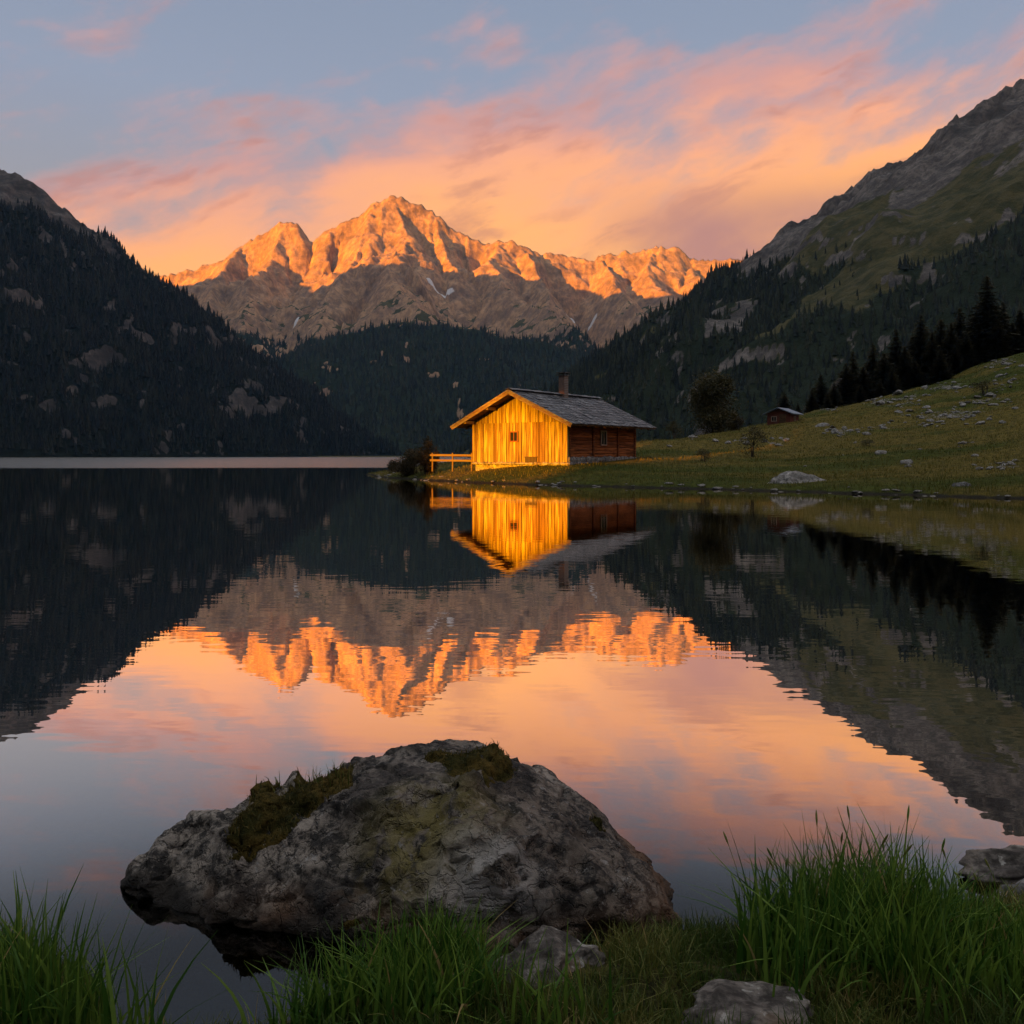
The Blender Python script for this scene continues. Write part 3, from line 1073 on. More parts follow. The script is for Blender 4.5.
# front gable: upright boards, some standing proud, a lapped upper course
mb = MB()
x = -HW
rnd = random.Random(4)
while x < HW - .02:
    wd = min(rnd.uniform(.20, .34), HW - x)
    x1 = x + wd
    top0, top1 = roof_under(x), roof_under(x1)
    t = rnd.random()
    dy = rnd.uniform(-.02, .02)
    split = 2.62
    if min(top0, top1) > split + .1:
        spl = split
    else:
        spl = None
    z0 = .04 + rnd.uniform(-.03, .03)
    g = .013

    def prism(xa, xb, za0, za1, zb0, zb1, y0, y1, tint):
        c = [(xa, y0, za0), (xb, y0, zb0), (xb, y1, zb0), (xa, y1, za0), (xa, y0, za1), (xb, y0, zb1), (xb, y1, zb1), (xa, y1, za1)]
        mb.add(c, [(0, 3, 2, 1), (4, 5, 6, 7), (0, 1, 5, 4), (1, 2, 6, 5), (2, 3, 7, 6), (3, 0, 4, 7)], tint)
    if spl:
        prism(x + g, x1 - g, z0, spl, z0, spl, dy, dy + .06, t)
        prism(x + g, x1 - g, spl - .07, top0, spl - .07, top1, dy - .045, dy + .0, rnd.random() * .6 + .4)
    else:
        prism(x + g, x1 - g, z0, top0, z0, top1, dy, dy + .06, t)
    x = x1
# backing so no light leaks between the boards
mb.add([(-HW, .075, .1), (HW, .075, .1), (HW, .075, roof_under(HW)), (0, .075, roof_under(0)), (-HW, .075, roof_under(HW))], [(0, 1, 2, 3, 4)], 0.0)
mb.build('gable_wall', M_board, hut)
for cx in (-HW, HW):
    mb = MB()
    mb.box(cx - .10, cx + .10, -.06, .14, .12, roof_under(HW) - .02, .45)
    mb.build('corner_post', M_board, hut)
# side walls of squared logs
for sx in (-1, 1):
    mb = MB()
    z = .42
    while z < roof_under(HW) - .05:
        h = min(rnd.uniform(.17, .22), roof_under(HW) - z)
        xo = HW - .02 + rnd.uniform(-.015, .02)
        xa, xb = sorted((sx * (xo - .16), sx * xo))
        mb.box(xa, xb, .145, HL, z + .008, z + h - .008, rnd.random())
        z += h
    xa, xb = sorted((sx * (HW - .2), sx * (HW - .1)))
    mb.box(xa, xb, .16, HL - .02, .3, roof_under(HW) - .03, 0)
    if sx > 0:
        for q in (.35, 3.1, 6.2, 8.5):
            mb.box(HW - .01, HW + .07, q - .09, q + .09, .40, roof_under(HW) - .05, rnd.random() * .5)
    mb.build('side_wall', M_log, hut, bevel=.02)
mb = MB()
mb.add([(-HW, HL - .05, .1), (HW, HL - .05, .1), (HW, HL - .05, roof_under(HW)), (0, HL - .05, roof_under(0)), (-HW, HL - .05, roof_under(HW)),
        (-HW, HL + .02, .1), (HW, HL + .02, .1), (HW, HL + .02, roof_under(HW)), (0, HL + .02, roof_under(0)), (-HW, HL + .02, roof_under(HW))],
       [(0, 1, 2, 3, 4), (9, 8, 7, 6, 5), (0, 5, 6, 1), (1, 6, 7, 2), (2, 7, 8, 3), (3, 8, 9, 4), (4, 9, 5, 0)], .3)
mb.build('back_wall', M_log, hut)
# rubble foundation
mb = MB()
rv_, rf_ = ico(2)
for side in range(2):
    q = -HW - .1 if side == 0 else 0.0
    while q < (HW + .1 if side == 0 else HL):
        wd = rnd.uniform(.18, .5)
        for lay in range(1 if side == 0 else 2):
            hgt = rnd.uniform(.06, .13) if side == 0 else rnd.uniform(.15, .26)
            c = (q + wd / 2, -.02, .02) if side == 0 else (HW + .02, q + wd / 2, .0 + lay * .25)
            dm = (wd * .58, .13, hgt) if side == 0 else (.16, wd * .58, hgt)
            nn = n3(rv_ + rnd.uniform(0, 50), 1.6, 3)
            V_ = rv_ * (1 + .18 * nn)[:, None] * np.array(dm) + np.array(c)
            mb.add(V_, rf_, rnd.random())
        q += wd * .9
mb.box(-HW + .03, HW - .03, .12, HL - .06, -.8, .30, .2)
mb.build('stone_foundation', M_stone_far, hut)
# roof
OF, OB = 1.0, 1.0
HS = 4.46
roof = empty('roof', (0, 0, 0))
bpy.data.objects.remove(roof)
mb = MB()
th = .10
for sx in (-1, 1):
    c = []
    for (xx, zz) in ((0, RZ - .12), (sx * HS, RZ - .12 - SL * HS)):
        for yy in (-OF, HL + OB):
            c += [(xx, yy, zz - th), (xx, yy, zz)]
    # order: ridge front lo/hi, ridge back lo/hi, eave front lo/hi, eave back lo/hi
    mb.add(c, [(0, 2, 6, 4), (1, 5, 7, 3), (0, 4, 5, 1), (2, 3, 7, 6), (4, 6, 7, 5)], .3)
roof = mb.build('roof', M_beam, hut)
mb = MB()
for sx in (-1, 1):
    nrow = 11
    for r_ in range(nrow):
        xa = HS + .10 - r_ * (HS + .10) / nrow
        xb = max(xa - (HS + .10) / nrow - .16, .0)
        yy = -OF - .06
        while yy < HL + OB + .02:
            wd = rnd.uniform(.16, .42)
            ye = min(yy + wd, HL + OB + .08)
            lift = rnd.uniform(0, .035)
            sl_ = rnd.uniform(-.06, .03)
            za = RZ - .115 - SL * xa + .055 + lift
            zb = RZ - .115 - SL * xb + .012
            xa2 = xa + sl_
            c = [(sx * xa2, yy, za - .035), (sx * xa2, ye - .012, za - .035), (sx * xb, ye - .012, zb - .01), (sx * xb, yy, zb - .01), (sx * xa2, yy, za), (sx * xa2, ye - .012, za + rnd.uniform(-.01, .01)), (sx * xb, ye - .012, zb + .02), (sx * xb, yy, zb + .02)]
            mb.add(c, [(0, 3, 2, 1), (4, 5, 6, 7), (0, 1, 5, 4), (1, 2, 6, 5), (2, 3, 7, 6), (3, 0, 4, 7)], rnd.random())
            yy += wd
mb.build('shingles', M_shingle, roof)
mb = MB()
for sx in (-1, 1):
    for q in np.arange(-OF - .05, HL + OB, 1.15):
        mb.bar((sx * .14, q, RZ - .02), (sx * .14, min(q + 1.16, HL + OB + .05), RZ + .0), .30, .03, rnd.random(), up=(sx * .4, 0, 1))
mb.build('ridge_cap', M_shingle, roof)
for sx in (-1, 1):
    mb = MB()
    mb.bar((sx * -.02, -OF - .05, RZ - .19), (sx * (HS + .06), -OF - .05, RZ - .19 - SL * (HS + .08)), .05, .26, .6 + .2 * sx)
    mb.bar((sx * -.02, -OF - .09, RZ - .10), (sx * (HS + .12), -OF - .09, RZ - .10 - SL * (HS + .14)), .04, .10, .9)
    mb.build('bargeboard', M_trim, hut)
for (qx, nm) in ((0, 'ridge_beam'), (-HW, 'purlin'), (HW, 'purlin'), (-1.75, 'purlin'), (1.75, 'purlin')):
    mb = MB()
    z = roof_under(qx) - .10
    mb.box(qx - .09, qx + .09, -OF + .05, -.07, z - .1, z + .085, .8)
    mb.build(nm, M_trim if qx else M_beam, hut, bevel=.01)
for sx in (-1, 1):
    for q in np.arange(.3, HL + OB - .2, .95):
        mb = MB()
        mb.bar((sx * (HW - .05), q, roof_under(HW - .05) - .055), (sx * (HS - .06), q, roof_under(HS - .06) - .055), .09, .1, rnd.random())
        mb.build('rafter_tail', M_beam, hut)
mb = MB()
mb.box(-.22, .22, -.25, .25, -.7, 1.26, .5)
chim = mb.build('chimney', M_brick, hut, bevel=.015)
chim.location = (.25, 4.75, RZ - .1)
mb = MB()
mb.box(-.28, .28, -.31, .31, 1.262, 1.32, .5)
for a in (-.18, .18):
    for b in (-.2, .2):
        mb.box(a - .05, a + .05, b - .05, b + .05, 1.32, 1.44, .5)
mb.box(-.32, .32, -.34, .34, 1.44, 1.50, .5)
mb.build('chimney_cap', M_stone, chim)


def window(x0, x1, z0, z1, y, parent, name='window', fmat=M_frame, rot=None, loc=None):
    e = MB()
    f = .07
    e.box(x0, x0 + f, y - .07, y - .005, z0, z1, .5)
    e.box(x1 - f, x1, y - .07, y - .005, z0, z1, .5)
    e.box(x0 + f, x1 - f, y - .07, y - .005, z0, z0 + f, .5)
    e.box(x0 + f, x1 - f, y - .07, y - .005, z1 - f, z1, .5)
    cx = (x0 + x1) / 2
    e.box(cx - .022, cx + .022, y - .06, y - .005, z0 + f, z1 - f, .5)
    o = e.build(name, fmat, parent)
    e = MB()
    e.box(x0 + f, x1 - f, y - .03, y - .012, z0 + f, z1 - f, .5)
    p_ = e.build('pane', M_glass, o)
    if rot is not None:
        o.rotation_euler = (0, 0, rot)
        o.location = loc
    return o


window(-.62, .02, 1.36, 2.02, -.028, hut)
# dark stall hatch at the foot of the gable
mb = MB()
mb.box(.55, 1.40, -.075, -.03, .10, .40, .1)
mb.box(.5, 1.45, -.10, -.03, .40, .45, .5)
set_label(mb.build('hatch', M_bark, hut), 'small dark hatch at the foot of the gable')
window(-.36, .36, 0, .95, 0, hut, fmat=M_frame2, rot=R(90), loc=(HW + .03, 4.3, 1.15))

# ------------------------------------------------------------------ fence beside the hut
fence = empty('plank_fence', (-5.2, 58.0, .95), R(-9), label='low wooden rail fence with two rails left of the hut', cat='fence')
for q in (.0, 1.35, 2.62):
    mb = MB()
    gz_ = 0
    mb.tube([(q, 0, -.4), (q + .01, .01, .3), (q, 0, .82)], [.06, .058, .055], 8, .4)
    mb.build('fence_post', M_rail, fence)
for z in (.32, .66):
    mb = MB()
    mb.bar((-.15, -.075, z + .02), (2.75, -.07, z - .01), .04, .13, .7, up=(0, 0, 1))
    mb.build('rail', M_rail, fence)

# ------------------------------------------------------------------ little barn on the rise
q = on_meadow(783, 425) or (31.4, 103, 5.4)
barn = empty('small_barn', (q[0], q[1] + 1.5, q[2] + .1), R(-38), label='small red brown barn with blue grey sheet roof on the meadow crest', cat='barn')
mb = MB()
a, b, h = 1.25, 2.5, 1.15
mb.add([(-a, 0, -.6), (a, 0, -.6), (a, 0, h), (0, 0, h + .5), (-a, 0, h), (-a, b, -.6), (a, b, -.6), (a, b, h), (0, b, h + .5), (-a, b, h)],
       [(0, 1, 2, 3, 4), (9, 8, 7, 6, 5), (1, 6, 7, 2), (0, 4, 9, 5)], .5)
mb.build('wall', M_redwood, barn)
mb = MB()
for sx in (-1, 1):
    c = [(0, -.35, h + .54), (0, b + .35, h + .54), (sx * (a + .4), b + .35, h - .13), (sx * (a + .4), -.35, h - .13)]
    c += [(x_, y_, z_ + .09) for x_, y_, z_ in c]
    mb.add(c, [(0, 1, 2, 3), (7, 6, 5, 4), (0, 4, 5, 1), (1, 5, 6, 2), (2, 6, 7, 3), (3, 7, 4, 0)], .5)
mb.build('roof', M_sheet, barn)
window(-.8, -.2, .3, .85, 0, barn, fmat=M_frame2)
mb = MB()
mb.box(.1, .8, -.05, -.005, -.3, 1.05, .3)
mb.build('door', M_beam, barn)
window(-.25, .25, 0, .5, 0, barn, fmat=M_frame2, rot=R(90), loc=(a + .003, 1.2, .35))


# ------------------------------------------------------------------ trees
def conifer_meshes(seed, h=12.0, spread=.19):
    r = random.Random(seed)
    mb = MB()
    mb.tube([(0, 0, -.5), (.02, 0, h * .3), (0, .03, h * .7), (0, 0, h * .98)], [h * .016, h * .013, h * .007, .02], 7)
    trunk = mb.mesh('trunk', M_bark, True)
    cr = MB()
    n = int(h * 4.6)
    for k in range(n):
        f = (k + r.random()) / n
        z = h * (.07 + .92 * f)
        L = h * spread * (1 - f) ** .85 * r.uniform(.65, 1.18) + .12
        nb = 7 if f < .7 else 5
        a0 = r.uniform(0, 6.28)
        for j in range(nb):
            a = a0 + 6.283 * j / nb + r.uniform(-.3, .3)
            l = L * r.uniform(.65, 1.15)
            d = Vector((math.cos(a), math.sin(a), 0))
            s = Vector((-d.y, d.x, 0))
            droop = r.uniform(.18, .42)
            tint = min(1, max(0, r.gauss(.4, .25)))
            ns = max(3, int(l / .32))
            for i in range(ns):
                t = (i + .6) / ns
                c = Vector((0, 0, z)) + d * (l * t) + Vector((0, 0, -droop * l * t * t + .10 * l * t))
                wd = l * .30 * (1.1 - .75 * t) * r.uniform(.7, 1.3) + .05
                ln = l / ns * 1.5
                for sg in (-1, 1):
                    tip = c + s * sg * wd + d * ln * .5 + Vector((0, 0, -.12 * wd - r.uniform(0, .15)))
                    p0 = c - d * ln * .5
                    p1 = c + d * ln * .4 + Vector((0, 0, -.03))
                    cr.add([p0, p1, tip], [(0, 1, 2)], tint)
                hang = c + Vector((0, 0, -r.uniform(.15, .4) * (1 - .4 * t)))
                cr.add([c - d * ln * .5, c + d * ln * .5, hang + d * r.uniform(-.1, .15)], [(0, 1, 2)], tint * .8)
    crown = cr.mesh('crown', M_needle)
    return trunk, crown


CON = [conifer_meshes(i, 12.0, sp) for i, sp in enumerate((.25, .22, .28, .235))]


def place_tree(name, meshes, base_h, x, y, z, h, rz, label, cat, group=None, wide=1.0):
    e = empty(name, (x, y, z), rz, label=label, cat=cat, group=group)
    for nm, me in zip(('trunk', 'crown'), meshes):
        o = link(bpy.data.objects.new(nm, me), e)
        s = h / base_h
        o.scale = (s * wide, s * wide, s)
    return e


GC = 'conifers along the meadow crest'
row = [(784, 391, 112, 'small pointed spruce standing just left of the dense row, behind the barn'), (812, 388, 116, None), (821, 374, 120, None), (834, 382, 117, None), (846, 362, 122, None), (853, 350, 125, 'slim spruce with narrow top at the left end of the crest row'), (863, 366, 121, None), (873, 342, 126, None), (884, 352, 123, None),
       (896, 327, 128, None), (905, 345, 126, None), (912, 334, 132, None), (921, 313, 130, 'tall spruce near the middle of the crest row'), (932, 330, 128, None), (941, 318, 133, None), (951, 322, 130, None), (960, 306, 137, None), (966, 330, 129, None),
       (974, 312, 134, None), (987, 274, 131, 'tallest broad spruce rising above the whole crest row'), (998, 318, 129, None), (1003, 300, 138, None), (1012, 322, 131, None), (1020, 308, 136, 'spruce cut by the right edge at the end of the crest row'), (1035, 300, 136, None), (798, 402, 114, None), (828, 396, 113, None), (860, 384, 117, None), (892, 368, 121, None), (940, 350, 124, None), (900, 352, 136, None), (868, 360, 134, None), (838, 398, 121, None), (880, 378, 119, None), (915, 360, 125, None), (928, 350, 129, None), (955, 343, 128, None), (1008, 332, 133, None), (846, 390, 126, None), (905, 368, 131, None), (947, 335, 138, None), (993, 322, 136, None), (1050, 290, 138, None), (980, 330, 140, None)]
rt = random.Random(11)
for i, (px, pt, Yt, lb) in enumerate(row):
    x, y, zt = at(px, pt, Yt)
    zb = float(mea.look(x, y)) - .1
    big = px == 987
    place_tree('spruce_tree', CON[2 if big else i % 4], 12.0, x, y, zb, zt - zb, rt.uniform(0, 6.28), lb or 'dark spruce packed among the others in the row on the meadow crest', 'tree', GC, (1.35 if big else rt.uniform(1.2, 1.6)) * (10 / max(5, zt - zb)) ** .35)


def leafy_meshes(seed, h, rx, base, leaf, nclump, nleaf, mat, multi=False, dens=1.0):
    """crown with leaf clumps spread through an uneven volume, on a forked trunk"""
    r = random.Random(seed)
    mb = MB()
    lobes = []
    for i in range(9):
        a = r.uniform(0, 6.28)
        q = r.uniform(.1, .62)
        f = r.uniform(.15, .85)
        env = math.sin(math.pi * min(.97, f * .80 + .16)) ** .7
        lobes.append((Vector((math.cos(a) * rx * q * env, math.sin(a) * rx * q * env, base + (h - base) * f)), rx * r.uniform(.30, .5) * (.6 + .5 * env)))
    stems = 3 if multi else 1
    for s in range(stems):
        o = Vector((r.uniform(-.1, .1), r.uniform(-.1, .1), 0)) * rx * (1 if multi else 0)
        mid = Vector((o.x * 2, o.y * 2, base + (h - base) * .3))
        mb.tube([o + Vector((0, 0, -.3)), o * 1.3 + Vector((0, 0, base * .7)), mid], [h * .022 + .01, h * .018 + .008, h * .012 + .006], 7)
        for (c, rad) in lobes[s::stems]:
            mb.tube([mid, (mid + c) * .5 + Vector((0, 0, .05 * h)), c], [h * .011 + .005, h * .007 + .003, .006], 5)
    trunk = mb.mesh('trunk', M_bark, True)
    cr = MB()
    for k in range(nclump):
        c, rad = r.choice(lobes)
        d = Vector((r.gauss(0, 1), r.gauss(0, 1), r.gauss(0, .85))).normalized()
        cc = c + d * rad * r.uniform(.45, 1.05)
        if cc.z > h * 1.02:
            cc.z = h - r.uniform(0, .2) * h
        tint = min(1, max(0, r.gauss(.4, .28)))
        cs = rad * r.uniform(.16, .34)
        for j in range(nleaf):
            p = cc + Vector((r.gauss(0, 1), r.gauss(0, 1), r.gauss(0, .8))) * cs
            u = Vector((r.gauss(0, 1), r.gauss(0, 1), r.gauss(0, .7))).normalized()
            v = u.cross(Vector((r.gauss(0, 1), r.gauss(0, 1), r.gauss(0, 1)))).normalized()
            l = leaf * r.uniform(.6, 1.3)
            cr.add([p - u * l, p - v * l * .45, p + u * l, p + v * l * .45], [(0, 1, 2, 3)], min(1, max(0, tint + r.uniform(-.15, .15))))
    return trunk, cr.mesh('crown', mat)


q = at(713, 437, 90)
zb = float(mea.look(q[0], q[1])) - .05
t1 = leafy_meshes(5, 7.0, 3.7, .7, .15, 720, 22, M_leaf)
place_tree('leafy_tree', t1, 7.0, q[0], q[1], zb, at(713, 374, 90)[2] - zb, 0, 'large rounded leafy tree standing alone between the hut and the barn', 'tree')
# shrubs
sh1 = leafy_meshes(8, 2.4, 1.3, .15, .085, 330, 18, M_bush, True)
sh2 = leafy_meshes(9, 1.8, 1.5, .05, .085, 330, 18, M_bush, True)
sh3 = leafy_meshes(10, 2.0, 1.1, .2, .055, 110, 12, M_leaf, True)


def shrub(px, py, Yt, h, meshes, bh, label, rz=0., wide=1.0):
    x, y, z = at(px, py, Yt)
    zb = float(mea.look(x, y)) - .05
    place_tree('shrub', meshes, bh, x, y, zb, h, rz, label, 'shrub', None, wide)


shrub(426, 462, 60, 2.5, sh1, 2.4, 'tall brownish shrub beside the left end of the fence', 0, .8)
shrub(410, 466, 62, 1.75, sh2, 1.8, 'broad brownish shrub low on the tip of the point', 1.2, .8)
shrub(395, 469, 66, .9, sh2, 1.8, 'smallest low shrub at the outer tip of the point', 2.6, 1.1)
shrub(753, 470, 62, 2.3, sh3, 2.0, 'wispy green bush on the lower meadow above the big shore rock', 0, 1.0)
shrub(703, 474, 60, .95, sh3, 2.0, 'low spreading bush on the lower meadow right of the hut', 2, 1.5)
shrub(674, 440, 82, 2.0, sh3, 2.0, 'small bush behind the hut beside the large leafy tree', 3, 1.0)
shrub(735, 434, 93, 2.2, sh1, 2.4, 'dark bush at the right foot of the large leafy tree', 3, 1.0)
shrub(985, 408, 92, 1.6, sh3, 2.0, 'low green bush among the pale rocks on the upper right slope', 4, 1.9)
shrub(868, 455, 66, .6, sh3, 2.0, 'low dark bush clump in the middle of the meadow', 5, 2.4)


# ------------------------------------------------------------------ rocks strewn over the meadow and along the shore
RK = [rock_mesh('rock', 30 + i, 2, (1, .8, .62), M_stone_far, 10) for i in range(7)]
rr = random.Random(21)
nr = 0
for (px, py, sx, sy, n) in rock_px:
    for i in range(n):
        qx, qy = px + rr.gauss(0, .55) * sx, py + rr.gauss(0, .55) * sy
        if qx > 1040 or nr >= 290:
            continue
        q = on_meadow(qx, qy)
        if q is None or q[1] > 140:
            continue
        s = rr.uniform(.06, .25) * (1 + 1.3 * (rr.random() ** 5)) * (.7 + q[1] / 180)
        o = link(bpy.data.objects.new('rock', RK[nr % 7]))
        o.location = (q[0], q[1], q[2] + s * .12)
        o.rotation_euler = (rr.uniform(-.3, .3), rr.uniform(-.3, .3), rr.uniform(0, 6.28))
        o.scale = (s * rr.uniform(1, 1.7), s, s * rr.uniform(.7, 1.1))
        set_label(o, 'small pale rock lying among others scattered over the grassy slope', 'rock', 'pale rocks strewn over the meadow')
        nr += 1
# the two rocks at the water's edge
for (px, py, hw, ht, lb, sd) in ((790, 489, 25, 13, 'large pale rock half in the water at the meadow shore', 61), (957, 494, 13, 9, 'small dark rock in the shallows near the right end of the shore', 63)):
    x, y = w0(px, py)
    me = rock_mesh('shore_rock', sd, 4, (hw * y / F * 1.45, hw * y / F * .9, ht * y / F * 1.55), M_stone_far if hw > 20 else M_stone, 12, .12)
    o = link(bpy.data.objects.new('shore_rock', me))
    o.location = (x, y - .9 if hw > 20 else y - .3, -.05)
    set_label(o, lb, 'rock')
sp = np.array(front_shore)
ns = 0
for i in range(85):
    t = rr.random() ** 1.0 * (len(sp) - 1)
    k_ = int(t)
    a = sp[k_] + (sp[min(k_ + 1, len(sp) - 1)] - sp[k_]) * (t - k_)
    x, y = a[0] + rr.gauss(0, .3), a[1] + rr.gauss(0, .35)
    z = float(mea.look(x, y))
    if z < -.12:
        continue
    s = rr.uniform(.05, .16) * (1 + rr.random() ** 4)
    o = link(bpy.data.objects.new('shore_stone', RK[i % 7]))
    o.location = (x, y, z + s * .1)
    o.rotation_euler = (0, 0, rr.uniform(0, 6.28))
    o.scale = (s * 1.5, s, s * .7)
    set_label(o, 'small stone in the line of stones at the waterline of the far shore', 'stone', 'stones along the far waterline')

# ------------------------------------------------------------------ meadow grass tufts
def blades(n, px, py, pz, hgt, wid, lean, segs=3, seed=1):
    """curved tapering blades; arrays of base points; returns V, F, tint"""
    g = np.random.default_rng(seed)
    a = g.uniform(0, 6.283, n)
    cx, sx = np.cos(a), np.sin(a)
    la = g.uniform(0, 6.283, n)
    lx, ly = np.cos(la) * lean, np.sin(la) * lean
    V, rows = [], []
    for k in range(segs + 1):
        t = k / segs
        wv = wid * (1 - t ** 1.6) * .5 + .0004
        bx = px + lx * hgt * t ** 2
        by = py + ly * hgt * t ** 2
        bz = pz + hgt * (t - .35 * (lean * t) ** 2)
        V.append(np.stack([bx - cx * wv, by - sx * wv, bz], -1))
        V.append(np.stack([bx + cx * wv, by + sx * wv, bz], -1))
    V = np.stack(V, 1)                   # n, 2(segs+1), 3
    m_ = 2 * (segs + 1)
    base = (np.arange(n) * m_)[:, None, None]
    Fq = np.array([[2 * k, 2 * k + 1, 2 * k + 3, 2 * k + 2] for k in range(segs)])
    Fc = (base + Fq[None]).reshape(-1, 4)
    return V.reshape(-1, 3), Fc, m_


N = 90000
g = np.random.default_rng(5)
uu = g.uniform(0, 1, N)
yy = 32 + 100 * uu ** 1.25
xx = yy * g.uniform(-.20, .62, N)
ok = (mea.look(xx, yy, mea.d) > .1) & ~((np.abs(xx - 3.6) < 7) & (np.abs(yy - 58.5) < 6.5) & (np.hypot(xx - 3.2, yy - 58.6) < 5.0))
xx, yy = xx[ok], yy[ok]
cl = fbm(xx / 1.2, yy / 1.2, 3, 600)
dsh = mea.look(xx, yy, mea.d)
hg = (.10 + .12 * np.clip(cl + .3, 0, 1)) * g.uniform(.6, 1.4, len(xx)) * (1 + 1.2 * sst(dsh, 1.4, .3) * sst(xx, 8, 20))
V, Fc, m_ = blades(len(xx), xx, yy, mea.look(xx, yy) - .02, hg, np.full(len(xx), .045) * yy / 60, g.uniform(.1, .7, len(xx)), 2, 8)
tint = np.repeat(np.clip(.45 + .5 * mea.look(xx, yy, dry) - .25 + g.normal(0, .2, len(xx)), 0, 1), m_)
go = np_obj('meadow_grass', V, Fc, M_tuft, None, True, {'tint': tint})
set_label(go, 'short olive grass tufts covering the far meadow', 'grass', kind='stuff')

# ------------------------------------------------------------------ near bank
bank_poly = [(-5, 3.6), (-2.4, 3.05), (-1.8, 2.95), (-1.5, 2.82), (-1.30, 2.66), (-1.12, 2.44), (-.86, 2.36), (-.66, 2.44), (-.45, 2.60), (-.05, 2.74), (.25, 2.86), (.55, 2.93), (.85, 2.94), (1.1, 2.98), (1.35, 3.03), (1.6, 3.08), (1.85, 3.14), (2.4, 3.3), (4, 3.9), (7, 4.6), (12, 6), (12, -12), (-12, -12), (-12, 4)]
bk = Field(-5, 6.5, -1.0, 6.2, .025)
X, Y = bk.X, bk.Y
dk = signed_dist(X, Y, bank_poly) + .05 * fbm(X / .35, Y / .35, 4, 700)
bk.Z = np.where(dk > 0, .015 + .10 * (1 - np.exp(-np.maximum(dk, 0) / .22)) + .10 * np.maximum(dk, 0) * .9 + .035 * fbm(X / .28, Y / .28, 4, 701) * sst(dk, 0, .3), np.maximum(dk * .55, -.55) + .02 * fbm(X / .2, Y / .2, 4, 702))
bk.d = dk
m, nt = new_mat('bank_soil')
p = nt.pos()
f1 = nt.noise(p, 22, 7, .65)
f2 = nt.noise(p, 4, 5, .6)
col = nt.mix(nt.step(f2, .4, .62), (.03, .036, .009), (.07, .06, .018))
col = nt.mix(nt.step(f1, .56, .40, 0, .8), col, (.012, .012, .006))
finish(nt, col, .95, nt.bump(nt.math('ADD', f1, f2), 1.0, .03), .1)
bank = bk.obj('lakeshore_ground', m)
set_label(bank, kind='structure')

# ------------------------------------------------------------------ the big boulder
hull_pts = P([(370, 747, 3.55), (400, 746, 3.5), (432, 741, 3.5), (475, 741, 3.45), (517, 753, 3.4), (290, 777, 3.5), (240, 788, 3.45), (200, 812, 3.42), (146, 838, 3.38), (116, 868, 3.3), (113, 895, 3.28),
              (548, 781, 3.4), (578, 801, 3.36), (612, 817, 3.25), (645, 850, 3.12), (672, 880, 3.04), (678, 908, 2.99), (672, 936, 2.93),
              (520, 886, 2.77), (510, 908, 2.77), (455, 930, 2.80), (330, 938, 2.86), (230, 918, 2.96), (160, 905, 3.1),
              (466, 766, 3.16), (340, 800, 3.22), (240, 828, 3.2), (585, 870, 3.08), (610, 938, 2.90)])
hull_pts += [(-1.30, 3.2, -.5), (.54, 2.92, -.5), (-.95, 2.92, -.5), (-.1, 2.86, -.5), (.62, 3.3, -.1), (.66, 3.6, -.12), (.64, 3.55, -.05), (.57, 3.5, .05), (.63, 3.25, .02), (-1.2, 3.85, -.1), (-.9, 4.15, .05), (.1, 4.15, .1), (.5, 3.75, .0), (-.4, 4.3, -.4), (-.4, 3.95, .36), (.2, 3.8, .3), (-.95, 3.8, .22)]
bm = bmesh.new()
for q in hull_pts:
    bm.verts.new(q)
bmesh.ops.convex_hull(bm, input=bm.verts)
bmesh.ops.triangulate(bm, faces=bm.faces)
bvh = BVHTree.FromBMesh(bm)
bm.free()
BC = Vector((-.42, 3.5, .05))
V0, F0 = ico(7)
V0 = V0 * np.array((1.0, .7, .45))
V0 /= np.linalg.norm(V0, axis=1)[:, None]
Pb = np.empty_like(V0)
Nb = np.empty_like(V0)
for i, dv in enumerate(V0):
    d = Vector(dv)
    hit, no, _, _ = bvh.ray_cast(BC + d * 6, -d)
    Pb[i] = hit if hit is not None else BC
    Nb[i] = no if no is not None else d


def smooth_mesh(Pv, Fc, it):
    e = np.concatenate([Fc[:, [0, 1]], Fc[:, [1, 2]], Fc[:, [2, 0]]])
    e = np.concatenate([e, e[:, ::-1]])
    for _ in range(it):
        acc = np.zeros_like(Pv)
        cnt = np.zeros(len(Pv))
        np.add.at(acc, e[:, 0], Pv[e[:, 1]])
        np.add.at(cnt, e[:, 0], 1)
        Pv = Pv * .4 + .6 * acc / cnt[:, None]
    return Pv


Pb = smooth_mesh(Pb, F0, 5)


def vnormals(Pv, Fc):
    fn = np.cross(Pv[Fc[:, 1]] - Pv[Fc[:, 0]], Pv[Fc[:, 2]] - Pv[Fc[:, 0]])
    n = np.zeros_like(Pv)
    for k in range(3):
        np.add.at(n, Fc[:, k], fn)
    return n / (np.linalg.norm(n, axis=1)[:, None] + 1e-12)


Nb = vnormals(Pb, F0)
Pb = Pb + Nb * (.020 * n3(Pb, 2.6, 801) + .022 * n3(Pb, 5.5, 803) + .010 * n3(Pb, 12, 806))[:, None]
